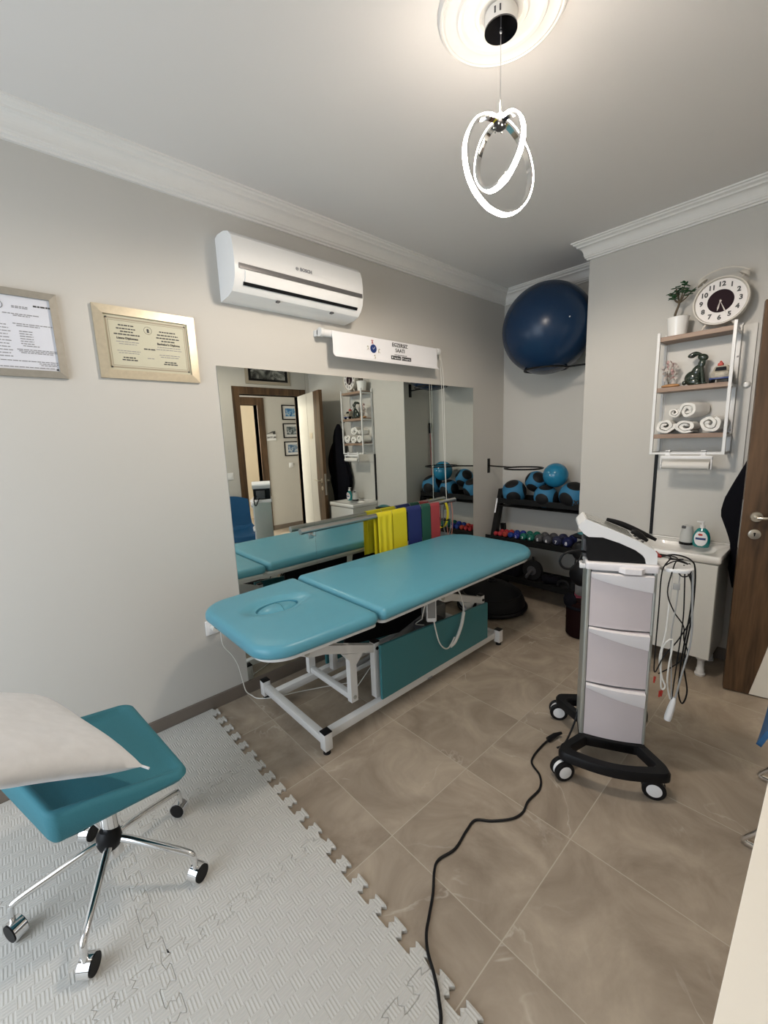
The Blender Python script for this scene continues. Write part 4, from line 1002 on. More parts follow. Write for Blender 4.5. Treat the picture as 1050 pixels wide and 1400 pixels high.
Mp = Matrix((ex, ey, ez)).transposed().to_4x4(); Mp.translation = PT+ex*0.262+ey*0.212
pw = thing('throw_pillow', 'off-white linen pillow lying across the teal swivel chair', 'pillow', Mp.translation)
bm = B(); pillow(bm, Mp, 0.275, 0.235, 0.052); obj('pillow_body', bm, linen, pw, W=True, ang=80)
bm = B(); hem = []
tube(bm, [Mp @ V(-0.268, -0.228, 0), Mp @ V(-0.292, -0.236, 0.002)], 0.0035, 8); obj('seam_tail', bm, linen, pw, W=True)

# ================================================================ THERAPY CART
CO = V(1.607, 1.812, 0); CA = radians(27)
cart = thing('device_trolley', 'white three-drawer trolley on a black wheeled base', 'trolley', CO, CA)
bm = B()
for s in (-1, 1):
    # base arc + struts, closed ring on either side of the tower
    out = [(-0.110, s*0.055), (-0.196, s*0.165), (-0.200, s*0.195)]
    for k in range(9):
        t = k/8; x = -0.19+0.38*t; out.append((x, s*(0.215+0.035*sin(t*pi))))
    out += [(0.200, s*0.195), (0.196, s*0.165), (0.135, s*0.055)]
    inn = [(-0.085, s*0.085), (-0.152, s*0.165)]
    for k in range(9):
        t = k/8; x = -0.145+0.29*t; inn.append((x, s*(0.178+0.030*sin(t*pi))))
    inn += [(0.152, s*0.165), (0.105, s*0.085)]
    # resample both to same count by angle
    def resample(p, n):
        p = [V(*q) for q in p]; p = p+[p[0]]; d = [0]
        for a, b in zip(p, p[1:]): d.append(d[-1]+(b-a).length)
        o = []
        for i in range(n):
            t = d[-1]*i/n
            k = max(j for j in range(len(d)-1) if d[j] <= t+1e-9); f = (t-d[k])/max(1e-9, d[k+1]-d[k]); o.append(p[k].lerp(p[k+1], f))
        return o
    nO = 60; O_ = resample(out, nO); I_ = resample(inn, nO)
    z0, z1 = 0.082, 0.122
    rr = [[bm.verts.new((p.x, p.y, z)) for p in P_] for P_, z in ((O_, z0+0.004), (O_, z1-0.010), ([p.lerp(q, 0.12) for p, q in zip(O_, I_)], z1), ([p.lerp(q, 0.88) for p, q in zip(O_, I_)], z1), (I_, z1-0.006), (I_, z0))]
    for a, b in zip(rr, rr[1:]+[rr[0]]):
        for i in range(nO): bm.faces.new((a[i], a[(i+1) % nO], b[(i+1) % nO], b[i]))
box(bm, -0.112, 0.137, -0.085, 0.085, 0.082, 0.124, bev=0.004)
obj('base_frame', bm, black, cart, ang=40)
for (u, v_, aa) in ((-0.165, -0.195, 0.5), (0.168, -0.195, -0.1), (-0.165, 0.195, 0.1), (0.168, 0.195, 1.2)):
    wd = V(sin(aa), -cos(aa), 0); side = V(cos(aa), sin(aa), 0); c = V(u, v_, 0.042)-side*0.022
    bm = B(); 
    for s in (-1, 1): lathe(bm, [(0.026, -0.009), (0.038, -0.009), (0.0415, -0.006), (0.0415, 0.006), (0.038, 0.009), (0.026, 0.009)], 32, Matrix.Translation(c+wd*s*0.017) @ wd.to_track_quat('Z', 'Y').to_matrix().to_4x4())
    ca = obj('caster_tyre', bm, black, cart)
    bm = B()
    for s in (-1, 1): lathe(bm, [(0, -0.0085), (0.030, -0.0085), (0.030, 0.008), (0.022, 0.0105), (0, 0.0105)], 28, Matrix.Translation(c+wd*s*0.017) @ (wd*s).to_track_quat('Z', 'Y').to_matrix().to_4x4())
    cyl(bm, c-wd*0.0075, c+wd*0.0075, 0.036, seg=24); cyl(bm, (u, v_, 0.055), (u, v_, 0.086), 0.012)
    obj('caster_hub', bm, white_plastic, ca)
bm = B(); box(bm, -0.094, 0.121, -0.052, 0.090, 0.124, 0.868, bev=0.003); obj('body', bm, mat('body_grey', (0.45, 0.45, 0.45), 0.5), cart)
for x0, x1 in ((-0.113, -0.0965), (0.1235, 0.136)):
    bm = B(); pts = rrect(x0, x1, -0.067, 0.10, (0.006, 0.006, 0.006, 0.006), 4); prism(bm, [(x, y, 0.122) for x, y in pts], (0, 0, 0.755)); obj('side_column', bm, alu, cart, ang=40)
bm = B(); box(bm, -0.096, 0.123, 0.090, 0.096, 0.124, 0.868, bev=0.002); obj('back_panel', bm, white_plastic, cart)
zsn = [(0.628, 0.858), (0.376, 0.620), (0.126, 0.366)]
for z0, z1 in zsn:
    bm = B(); sheet(bm, lambda u, v: (-0.0955+0.2185*u, -0.062-0.010*sin(u*pi), z0+(z1-z0)*v), 16, 2, 0.010); dr = obj('drawer', bm, pale_plastic, cart, ang=40)
    bm = B(); b2 = bm; rows = []
    for i in range(21):
        t = i/20; x = -0.0955+0.2185*t; yy = -0.067-0.010*sin(t*pi); low = 0.022+0.048*(t**0.8)
        if z1 < 0.7: low = 0.020+0.045*(t**0.9)
        topz = z1+0.004 - (0.010*t if z1 < 0.7 else 0.0)
        rows.append([bm.verts.new(p) for p in ((x, yy, topz), (x, yy-0.016, topz-0.003), (x, yy-0.013, topz-low*0.8), (x, yy-0.009, topz-low), (x, yy+0.002, topz-low))])
    for a, b in zip(rows, rows[1:]):
        for k in range(4): bm.faces.new((a[k], a[k+1], b[k+1], b[k]))
        bm.faces.new((a[4], a[0], b[0], b[4]))
    bm.faces.new(rows[0]); bm.faces.new(rows[-1][::-1])
    obj('drawer_pull', bm, pale_light, dr, ang=40)
bm = B(); pad(bm, rrect(-0.118, 0.140, -0.078, 0.108, 0.012, 5), 0.872, 0.902, 0.006, 0.0); 
prism(bm, [(0.0, -0.076, 0.868), (0.02, -0.098, 0.868), (0.075, -0.098, 0.868), (0.09, -0.076, 0.868)], (0, 0, 0.020)); obj('top_tray', bm, pale_light, cart, ang=40)
bm = B(); tube(bm, [(-0.118, -0.02, 0.885), (-0.135, -0.025, 0.888), (-0.135, -0.055, 0.888)], 0.006, 8); box(bm, -0.140, -0.118, -0.06, -0.045, 0.870, 0.888, bev=0.003); obj('tray_latch', bm, white_plastic, cart)
# hook plate on the side
bm = B(); pad(bm, rrect(0.152, 0.264, -0.062, 0.085, 0.048, 8), 0.874, 0.890, 0.006, 0); box(bm, 0.140, 0.20, -0.02, 0.05, 0.876, 0.886, bev=0.002); hk = obj('cable_holder', bm, white_plastic, cart)
# power lead down the back and along the floor (part of the trolley)
bm = B(); tube(bm, [(-0.10, 0.06, 0.20), (-0.125, 0.02, 0.11), (-0.165, -0.04, 0.04), (-0.20, -0.06, 0.02)], 0.0042, 8, sm=5); obj('short_lead', bm, black, cart)
cd = thing('power_cord', 'long black power cord winding over the tiles and foam mat', 'cord', (1.45, 1.2, 0))
bm = B()
path = [(1.415, 1.752, 0.018), (1.395, 1.66, 0.006), (1.407, 1.534, 0.005), (1.471, 1.484, 0.005), (1.503, 1.421, 0.005), (1.500, 1.334, 0.005), (1.511, 1.275, 0.005), (1.497, 1.221, 0.005), (1.450, 1.160, 0.005), (1.405, 1.119, 0.005), (1.407, 1.062, 0.005), (1.421, 0.977, 0.005), (1.406, 0.907, 0.005), (1.420, 0.868, 0.005), (1.462, 0.813, 0.005), (1.495, 0.758, 0.005), (1.522, 0.715, 0.008), (1.560, 0.679, 0.017), (1.603, 0.655, 0.0168), (1.645, 0.625, 0.0165), (1.685, 0.58, 0.0165), (1.73, 0.45, 0.0165), (1.80, 0.25, 0.0165), (1.85, -0.1, 0.0165)]
tube(bm, path, 0.0045, 8, sm=6); obj('cable', bm, black, cd, W=True)
bm = B(); cyl(bm, (1.400, 1.70, 0.012), (1.412, 1.745, 0.018), 0.0125, 0.011); cyl(bm, (1.412, 1.745, 0.018), (1.428, 1.775, 0.022), 0.010, 0.006); obj('plug', bm, black, cd, W=True)

# device on the trolley: side profile in (u,z), extruded along v
dev = thing('therapy_device', 'white and black electrotherapy console standing on the trolley', 'therapy device', CO, CA)
TZ = 0.9035
def dprof():
    return [(-0.112, TZ+0.10), (-0.130, TZ+0.112), (-0.150, TZ+0.136), (-0.148, TZ+0.148), (-0.125, TZ+0.173), (-0.05, TZ+0.142), (0.02, TZ+0.112), (0.07, TZ+0.088), (0.122, TZ+0.056), (0.130, TZ+0.045), (0.132, TZ), (0.095, TZ), (0.090, TZ+0.022), (0.080, TZ+0.036), (0.055, TZ+0.055), (0.0, TZ+0.080), (-0.06, TZ+0.100)]
bm = B(); prism(bm, [(x, -0.062, z) for x, z in dprof()], (0, 0.165, 0)); 
o = obj('top_shell', bm, white_plastic, dev, ang=30)
bm = B(); prism(bm, [(-0.110, -0.056, TZ+0.0005), (-0.121, -0.056, TZ+0.098), (-0.06, -0.056, TZ+0.098), (0.0, -0.056, TZ+0.078), (0.055, -0.056, TZ+0.053), (0.078, -0.056, TZ+0.035), (0.088, -0.056, TZ+0.022), (0.093, -0.056, TZ+0.0005)], (0, 0.152, 0)); obj('casing', bm, black, dev, ang=30)
bm = B()
s0, s1 = V(-0.118, 0, TZ+0.1715), V(0.045, 0, TZ+0.1030); nrm = V(0.068, 0, 0.163).normalized()
prism(bm, [s0+V(0, -0.045, 0)+nrm*0.0005, s1+V(0, -0.045, 0)+nrm*0.0005, s1+V(0, 0.085, 0)+nrm*0.0005, s0+V(0, 0.085, 0)+nrm*0.0005], nrm*0.0018); obj('screen', bm, screen_m, dev, smooth=False)
bm = B(); 
for k in range(3):
    for j in range(2): ball(bm, (0.065+0.018*j, -0.03+0.05*k, TZ+0.093-0.010*j), 0.007, 1, 1, 0.6, seg=12)
obj('button', bm, grey_dark, dev)
bm = B(); box(bm, -0.128, -0.110, -0.03, 0.05, TZ+0.008, TZ+0.085, bev=0.003); obj('rear_connector', bm, grey_dark, dev)
bm = B(); tube(bm, [(-0.118, -0.03, TZ+0.028), (-0.16, -0.045, TZ+0.035), (-0.20, -0.05, TZ+0.020), (-0.215, -0.05, TZ-0.012), (-0.20, -0.045, TZ-0.04), (-0.17, -0.035, TZ-0.045), (-0.14, -0.02, TZ-0.015), (-0.122, 0.0, TZ+0.02)], 0.005, 10, sm=6); obj('mains_lead', bm, black, dev)
def devhandle(p0, p1, r, m, nm, lb=None):
    bm = B(); p0, p1 = V(*p0), V(*p1); tube(bm, [p0, p0.lerp(p1, 0.3)+V(0, 0, 0.006), p0.lerp(p1, 0.7)+V(0, 0, 0.004), p1], r, 12, sm=5, radii=lambda t: r*(0.7+0.5*sin(pi*min(1, t*1.1)))); o = obj(nm, bm, m, dev)
    if lb: o['label'] = lb
    return o
devhandle((-0.03, 0.095, TZ+0.145), (0.155, 0.085, TZ+0.066), 0.010, black, 'probe', 'black ultrasound probe')
devhandle((0.052, 0.02, TZ+0.112), (0.11, 0.02, TZ+0.075), 0.010, black, 'probe')
bm = B()
for k in range(4): cyl(bm, (0.130, -0.04+0.022*k, TZ+0.03), (0.148, -0.04+0.022*k, TZ+0.028), 0.005)
obj('red_plug', bm, mat('red_plug', (0.30, 0.02, 0.015), 0.4), dev)
# leads hanging from the holder
leads = thing('electrode_leads', 'tangle of black and grey electrode leads hanging beside the trolley', 'cables', CO, CA)
def lead(pts, r, m, nm='lead'):
    bm = B(); tube(bm, pts, r, 8, sm=6); return obj(nm, bm, m, leads)
zk = 0.893
lead([(0.148, -0.04, TZ+0.028), (0.19, -0.05, 0.945), (0.25, -0.02, 0.92), (0.272, -0.01, 0.87), (0.275, -0.01, 0.70), (0.262, -0.01, 0.50), (0.285, 0.0, 0.36), (0.272, 0.0, 0.30), (0.255, 0.0, 0.36), (0.258, 0.0, 0.52), (0.272, 0.0, 0.75), (0.262, 0.03, zk)], 0.003, black)
lead([(0.148, -0.018, TZ+0.028), (0.18, -0.04, 0.93), (0.150, -0.062, 0.88), (0.148, -0.065, 0.72), (0.146, -0.07, 0.55), (0.150, -0.07, 0.46), (0.18, -0.06, 0.53), (0.23, -0.04, 0.60), (0.268, -0.03, 0.70), (0.262, -0.02, 0.82), (0.235, 0.0, zk)], 0.0024, black)
lead([(0.148, 0.0, TZ+0.028), (0.21, 0.0, 0.92), (0.19, -0.05, 0.90), (0.172, -0.066, 0.80), (0.20, -0.06, 0.72), (0.238, -0.05, 0.66), (0.245, -0.045, 0.60), (0.262, -0.04, 0.54), (0.22, -0.05, 0.49), (0.165, -0.06, 0.45)], 0.0024, black)
lead([(0.21, -0.058, 0.885), (0.205, -0.062, 0.75), (0.198, -0.06, 0.62), (0.212, -0.05, 0.45), (0.222, -0.04, 0.34)], 0.0026, cord_grey)
lead([(0.225, -0.056, 0.885), (0.232, -0.06, 0.70), (0.228, -0.05, 0.52), (0.226, -0.04, 0.40), (0.224, -0.04, 0.335)], 0.0024, black)
lead([(0.188, -0.045, 0.885), (0.182, -0.06, 0.72), (0.178, -0.06, 0.62), (0.165, -0.06, 0.52), (0.178, -0.06, 0.44), (0.192, -0.06, 0.40), (0.182, -0.06, 0.385), (0.176, -0.06, 0.42), (0.172, -0.06, 0.56), (0.205, -0.06, 0.60), (0.198, -0.06, 0.48), (0.202, -0.05, 0.40), (0.218, -0.04, 0.335)], 0.0032, cord_white)
lead([(0.255, -0.04, 0.885), (0.262, -0.045, 0.75), (0.268, -0.045, 0.60), (0.25, -0.04, 0.45), (0.235, -0.04, 0.34)], 0.0036, cord_grey)
lead([(0.200, -0.056, 0.882), (0.215, -0.064, 0.865), (0.235, -0.060, 0.867), (0.248, -0.050, 0.882)], 0.0024, black)
lead([(0.16, -0.05, 0.90), (0.20, -0.03, 0.915), (0.24, -0.03, 0.905), (0.235, 0.03, 0.90), (0.20, 0.04, 0.905), (0.19, 0.0, 0.912), (0.23, -0.01, 0.918)], 0.0026, black)
bm = B(); lathe(bm, [(0.006, 0.06), (0.010, 0.04), (0.013, 0.01), (0.014, -0.03), (0.012, -0.045), (0, -0.046)], 20, Matrix.Translation((0.222, -0.04, 0.285)) @ rotm(ry=radians(10))); obj('pad_applicator', bm, white_plastic, leads)
bm = B(); 
for p in ((0.152, -0.070, 0.44), (0.176, -0.060, 0.375), (0.183, -0.058, 0.378)): cyl(bm, p, (p[0]-0.002, p[1], p[2]-0.026), 0.0045, 0.003, 10)
obj('red_clip', bm, mat('red_clip', (0.40, 0.03, 0.02), 0.4), leads)
bm = B(); box(bm, 0.190, 0.212, -0.066, -0.058, 0.81, 0.835, bev=0.001); obj('cable_tag', bm, cord_grey, leads)

# ================================================================ SINK, BOTTLES
sink = thing('sink_cabinet', 'small white washbasin cabinet against the wall beside the door', 'sink', (1.53, 2.93, 0))
SX0, SX1, SY, ZB = 1.370, 1.812, 2.770, 0.730
bm = B(); box(bm, SX0+0.01, SX1-0.012, SY+0.018, PY-0.002, 0.125, ZB-0.045, bev=0.002); obj('cabinet_body', bm, cab_white, sink, W=True, smooth=False)
for x0, x1 in ((SX0+0.011, SX1-0.013),):
    bm = B(); box(bm, x0, x1, SY, SY+0.0175, 0.128, ZB-0.050, bev=0.002); obj('door', bm, cab_white, sink, W=True, smooth=False)
bs_ = B(); ol = rrect(SX0, SX1, SY-0.010, PY-0.001, 0.018, 6); n = len(ol)
cxx, cyy = (SX0+SX1)/2, (SY+PY)/2-0.03
L = [([(x, y) for x, y in inset(ol, 0.012)], ZB-0.045), (ol, ZB-0.034), (ol, ZB-0.008), (inset(ol, 0.004), ZB-0.001)]
il = rrect(SX0+0.045, SX1-0.045, SY+0.025, PY-0.12, 0.07, 6)
for sc, z in ((1, ZB), (0.97, ZB-0.005), (0.9, ZB-0.022), (0.75, ZB-0.034), (0.3, ZB-0.038)): L.append(([((x-cxx)*sc+cxx, (y-cyy)*sc+cyy) for x, y in il], z))
rs = [[bs_.verts.new((x, y, z)) for x, y in o] for o, z in L]
for a, b in zip(rs, rs[1:]):
    for i in range(n): bs_.faces.new((a[i], a[(i+1) % n], b[(i+1) % n], b[i]))
bs_.faces.new(rs[0][::-1]); bs_.faces.new(rs[-1]); obj('basin', bs_, ceramic, sink, W=True, ang=50)
for x in (SX0+0.05, SX1-0.055):
    for y in (SY+0.06, PY-0.06):
        bm = B(); lathe(bm, [(0.024, 0), (0.026, 0.004), (0.026, 0.014), (0.021, 0.018), (0.020, 0.04), (0.017, 0.044), (0.017, 0.095), (0.024, 0.10), (0.024, 0.126)], 20, Matrix.Translation((x, y, 0))); obj('leg', bm, white_plastic, sink, W=True)
bm = B(); box(bm, SX0+0.03, SX1-0.002, PY-0.03, PY-0.001, ZB, ZB+0.007, bev=0.002); obj('splash_ledge', bm, ceramic, sink, W=True)
sp = thing('splash_panel', 'off-white wall panel with a black left edge above the sink', 'wall panel', (1.6, PY, 0.74))
bm = B(); box(bm, 1.392, 1.812, PY-0.010, PY-0.0005, 0.738, 1.965); obj('panel', bm, mat('panel_white', (0.60, 0.585, 0.545), 0.45), sp, W=True, smooth=False)
bm = B(); box(bm, 1.374, 1.3918, PY-0.016, PY-0.0005, 0.738, 1.262, bev=0.001); obj('edge_strip', bm, black, sp, W=True, smooth=False)
# tumbler style dispenser with black foot
ds = thing('soap_dispenser', 'small pale grey dispenser with black foot at the back of the sink', 'dispenser', (1.606, 2.985, 0.7305))
bm = B(); lathe(bm, [(0.036, 0.016), (0.034, 0.05), (0.030, 0.085), (0.027, 0.110), (0.020, 0.116), (0, 0.116)], 28); obj('body', bm, mat('pale_grey_body', (0.52, 0.53, 0.52), 0.35), ds)
bm = B(); lathe(bm, [(0, 0), (0.037, 0), (0.037, 0.016), (0, 0.016)], 28); obj('foot', bm, black, ds)
bm = B(); box(bm, -0.024, -0.002, -0.030, -0.010, 0.098, 0.114, bev=0.003); obj('spout', bm, grey_dark, ds)
sb = thing('soap_bottle', 'green pump bottle of liquid soap with a blue and white label', 'soap bottle', (1.682, 2.962, 0.7305))
bm = B(); lathe(bm, [(0, 0), (0.036, 0), (0.041, 0.006), (0.043, 0.03), (0.042, 0.06), (0.036, 0.085), (0.024, 0.105), (0.014, 0.112), (0.013, 0.116)], 32, sy=0.6); obj('bottle', bm, soapm, sb)
bm = B(); cyl(bm, (0, 0, 0.113), (0, 0, 0.130), 0.013); cyl(bm, (0, 0, 0.13), (0, 0, 0.146), 0.005); box(bm, -0.028, 0.008, -0.007, 0.007, 0.144, 0.151, bev=0.002); obj('pump', bm, white_plastic, sb)
def labp(s, e, off, zc, yr_):
    return lambda u, v: (s*(u*2-1)*sqrt(max(0, 1-(2*v-1)**2*0.9)), -(0.0262+off)*sqrt(max(0.02, 1-(s*(u*2-1)*sqrt(max(0, 1-(2*v-1)**2*0.9))/0.046)**2)), zc+e*(2*v-1))
bm = B(); sheet(bm, labp(0.032, 0.042, 0.0, 0.052, 0), 12, 12, 0.0008); lb_ = obj('label', bm, vinyl_white, sb, ang=80)
bm = B(); sheet(bm, lambda u, v: (-0.024+0.048*u, -0.0275*sqrt(1-((-0.024+0.048*u)/0.046)**2), 0.046+0.012*v), 8, 2, 0.0008); obj('label_band', bm, blue_ink, lb_, ang=80)
bm = B(); ball(bm, (-0.002, -0.0262, 0.076), 0.010, 1.2, 0.12, 0.7, seg=14); obj('label_badge', bm, red_ink, lb_)

# ================================================================ WALL SHELF
HX0, HX1, HY0, HY1 = 1.392, 1.742, 2.962, 3.112
sh = thing('wall_shelf', 'white metal wall shelf with three wooden boards above the sink', 'shelf', (1.567, 3.12, 1.27))
bm = B(); t = 0.0078
for x in (HX0, HX1):
    for y in (HY0, HY1-0.004): box(bm, x-t, x+t, y-t, y+t, 1.268, 1.972 if y < 3.0 else 1.965, bev=0.0015)
    for z in (1.274, 1.372, 1.642, 1.925): box(bm, x-t*0.9, x+t*0.9, HY0+t, HY1-t, z-t, z+t, bev=0.001)
box(bm, HX0+t, HX1-t, HY0-t*0.8, HY0+t*0.8, 1.268, 1.280, bev=0.001); box(bm, HX0+t, HX1-t, HY1-0.010, HY1, 1.268, 1.280, bev=0.001)
obj('frame', bm, white_metal, sh, W=True, smooth=False)
for x in (HX0+0.002, HX1-0.002):
    bm = B(); box(bm, x-0.012, x+0.012, HY1, HY1+0.0025, 1.26, 1.98, bev=0.001); obj('mounting_strip', bm, white_metal, sh, W=True, smooth=False)
bm = B()
for z in (1.40, 1.80): ball(bm, (HX1+0.0, HY1-0.011, z), 0.006, seg=12)
obj('screw', bm, chrome, sh, W=True)
SZ = {}
for nm, z in (('low', 1.388), ('mid', 1.66), ('top', 1.948)):
    bm = B(); box(bm, HX0+0.0065, HX1-0.0065, HY0+0.002, HY1-0.012, z-0.025, z, bev=0.0015); obj('shelf_board', bm, wood_shelf, sh, W=True, smooth=False); SZ[nm] = z+0.0005
hk_ = thing('wall_hook', 'round white hook on the wall between shelf and door', 'hook', (1.79, PY-0.010, 1.645)); bm = B(); lathe(bm, [(0, 0.02), (0.012, 0.018), (0.019, 0.008), (0.020, 0)], 24, Matrix.Translation((1.79, PY-0.0105, 1.645)) @ rotm(rx=pi/2)); obj('disc', bm, ceramic, hk_, W=True)
# towels
def towel(x, y, z, r, L, ry, label, sq=0.85, seed=0):
    t = thing('rolled_towel', label, 'towel', (x, y, z), ry, 'rolled towels on the lowest shelf'); rnd = random.Random(seed)
    bm = B(); th = r*0.34; turns = 1.9; n = 70
    ph = rnd.uniform(0, 6.28)
    def sec(a, off):   # spiral
        rr = r*(a/(2*pi*turns))**0.8*0.78+0.05*r; rr += off; aa = a+ph
        wob = 1+0.07*sin(2*aa+seed)+0.04*sin(5*aa+2*seed)
        return (rr*cos(aa)*wob, rr*sin(aa)*wob*sq)
    rows = []
    ns = 12
    for k in range(ns+1):
        v = k/ns; yy = -L/2+L*v; fl = 1+0.04*sin(v*7+seed); row = []
        for i in range(n+1):
            a = 2*pi*turns*i/n; e = 0.004*sin(a*1.7+seed)
            bulge = 1 if 0 < k < ns else 0.97
            p = sec(a, th*0.52); q = sec(a, -th*0.40)
            row.append((V(p[0]*fl*bulge, yy+e, p[1]*fl*bulge+r*sq), V(q[0]*fl, yy+e, q[1]*fl+r*sq)))
        rows.append(row)
    vo = [[bm.verts.new(p[0]) for p in r_] for r_ in rows]; vi = [[bm.verts.new(p[1]) for p in r_] for r_ in rows]
    for k in range(ns):
        for i in range(n):
            bm.faces.new((vo[k][i], vo[k][i+1], vo[k+1][i+1], vo[k+1][i])); bm.faces.new((vi[k][i], vi[k+1][i], vi[k+1][i+1], vi[k][i+1]))
        bm.faces.new((vo[k][n], vi[k][n], vi[k+1][n], vo[k+1][n])); bm.faces.new((vo[k][0], vo[k+1][0], vi[k+1][0], vi[k][0]))
    for k in (0, ns):
        for i in range(n): bm.faces.new((vo[k][i], vi[k][i], vi[k][i+1], vo[k][i+1]))
    obj('roll', bm, towelm, t, ang=70)
    return t
zl = SZ['low']
towel(1.450, 3.030, zl, 0.050, 0.135, 0.08, 'rolled white towel at the left end of the lowest shelf', 0.98, 1)
towel(1.560, 3.025, zl, 0.055, 0.135, -0.05, 'rolled white towel in the middle of the lowest shelf', 0.76, 2)
towel(1.677, 3.030, zl, 0.056, 0.135, -0.15, 'rolled white towel at the right end of the lowest shelf', 0.95, 3)
towel(1.482, 3.050, zl+0.094, 0.036, 0.11, 0.1, 'small rolled white towel resting on the left towel', 0.85, 4)
towel(1.580, 3.035, zl+0.082, 0.058, 0.13, -0.35, 'rolled white towel on top of the towel stack', 0.85, 5)
# hare
hr_ = thing('hare_figurine', 'glazed dark green and brown sitting hare figurine on the middle shelf', 'figurine', (1.575, 3.03, SZ['mid']))
bm = B()
ball(bm, (-0.018, 0, 0.042), 0.040, 1.0, 0.62, 1.05); ball(bm, (-0.002, 0, 0.075), 0.030, 0.85, 0.6, 1.35, M=rotm(ry=radians(22))); ball(bm, (0.020, 0, 0.118), 0.021, 0.85, 0.62, 1.4, M=rotm(ry=radians(12)))
ball(bm, (0.024, 0, 0.152), 0.021, 1.25, 0.8, 0.9, M=rotm(ry=radians(20)))
for s in (-1, 1):
    tube(bm, [(0.018, s*0.008, 0.166), (-0.008, s*0.012, 0.176), (-0.034, s*0.015, 0.166), (-0.040, s*0.016, 0.158)], 0.009, 10, sm=4, radii=lambda t: 0.004+0.0085*sin(pi*min(1, t*0.95)))
    tube(bm, [(0.022, s*0.010, 0.10), (0.030, s*0.012, 0.05), (0.034, s*0.013, 0.008)], 0.009, 10, sm=4); ball(bm, (0.036, s*0.012, 0.008), 0.010, 1.6, 0.8, 0.8); ball(bm, (-0.01, s*0.02, 0.022), 0.022, 1.3, 0.5, 0.9); ball(bm, (0.008, s*0.022, 0.008), 0.010, 2.0, 0.8, 0.8)
ball(bm, (-0.056, 0, 0.02), 0.013)
obj('body', bm, hare_m, hr_)
# toy car
tc_ = thing('toy_car', 'worn tin model car with red luggage on its roof, right end of the middle shelf', 'model car', (1.690, 3.03, SZ['mid']))
bm = B(); box(bm, -0.042, 0.042, -0.05, 0.05, 0.022, 0.060, bev=0.010); pr_ = [(-0.036, -0.030, 0.058), (-0.028, -0.018, 0.090), (-0.028, 0.035, 0.090), (-0.036, 0.045, 0.058)]
prism(bm, pr_, (0, 0, 0)) if False else None
b2 = B(); lo = [(-0.038, -0.034), (0.038, -0.034), (0.038, 0.046), (-0.038, 0.046)]; hi = [(-0.030, -0.020), (0.030, -0.020), (0.030, 0.036), (-0.030, 0.036)]
a = [b2.verts.new((x, y, 0.058)) for x, y in lo]; b = [b2.verts.new((x, y, 0.092)) for x, y in hi]; b2.faces.new(a[::-1]); b2.faces.new(b)
for i in range(4): b2.faces.new((a[i], a[(i+1) % 4], b[(i+1) % 4], b[i]))
bmesh.ops.bevel(b2, geom=b2.edges[:], offset=0.004, segments=2, affect='EDGES'); merge(bm, b2)
obj('car_body', bm, car_m, tc_)
bm = B(); prism(bm, [(-0.026, -0.0335, 0.064), (0.026, -0.0335, 0.064), (0.022, -0.0240, 0.084), (-0.022, -0.0240, 0.084)], (0, -0.0018, 0.0008)); obj('windscreen', bm, glass_dark, tc_, smooth=False)
bm = B(); box(bm, -0.045, 0.045, -0.056, -0.049, 0.018, 0.028, bev=0.002); obj('bumper', bm, blue_ink, tc_)
bm = B(); 
for s in (-1, 1):
    bm = B(); cyl(bm, (s*0.028, -0.050, 0.044), (s*0.028, -0.055, 0.044), 0.008); obj('headlamp', bm, mat('aged_lens', (0.30, 0.27, 0.22), 0.5), tc_)
for sx in (-1, 1):
    for yy in (-0.032, 0.030): bm = B(); cyl(bm, (sx*0.034, yy, 0.0155), (sx*0.046, yy, 0.0155), 0.0155); obj('wheel', bm, black, tc_)
bm = B(); box(bm, -0.020, 0.004, -0.012, 0.02, 0.0925, 0.108, bev=0.003); tube(bm, [(-0.012, 0.0, 0.106), (-0.008, 0.0, 0.118), (0.0, 0, 0.106)], 0.003, 6, sm=4); obj('roof_luggage', bm, red_ink, tc_)
# dried flowers on driftwood
df = thing('dried_flower', 'dried pink flowers on an orange driftwood base, left end of the middle shelf', 'ornament', (1.450, 3.03, SZ['mid']))
bm = B(); ball(bm, (0, 0, 0.011), 0.048, 1.0, 0.6, 0.24); obj('driftwood_base', bm, drift, df)
bm = B(); rnd = random.Random(3)
for k in range(6): 
    a = rnd.uniform(-0.9, 0.9); tube(bm, [(-0.012, 0, 0.02), (-0.010+0.01*a, 0.01*a, 0.06), (-0.010+0.035*a, 0.02*rnd.uniform(-1, 1), 0.10+0.03*rnd.random())], 0.0009, 5, sm=3)
obj('stem', bm, stemm, df)
def petals(bm, n, rad, zc, sz, rnd, sp_=0.03):
    for k in range(n):
        c = V(rnd.uniform(-sp_, sp_)-0.004, rnd.uniform(-0.018, 0.018), zc+rnd.uniform(-0.045, 0.045)); Mr = rotm(rnd.uniform(0, 6), rnd.uniform(0, 6), rnd.uniform(0, 6)); Mr.translation = c
        vs = [bm.verts.new(Mr @ V(*p)) for p in ((0, 0, 0), (sz*0.5, sz*0.4, 0.002), (sz*1.2, 0.1*sz, 0.004), (sz*0.5, -sz*0.4, 0.002))]; bm.faces.new(vs); 
        vs2 = [bm.verts.new(v.co+V(0, 0, 0.0006)) for v in vs]; bm.faces.new(vs2[::-1])
        for i in range(4): bm.faces.new((vs[i], vs[(i+1) % 4], vs2[(i+1) % 4], vs2[i]))
bm = B(); petals(bm, 26, 0.03, 0.105, 0.020, rnd, 0.026); obj('petal', bm, petal, df, smooth=False)
bm = B(); petals(bm, 30, 0.03, 0.085, 0.022, rnd, 0.036); obj('gauze_leaf', bm, gauze, df, smooth=False)
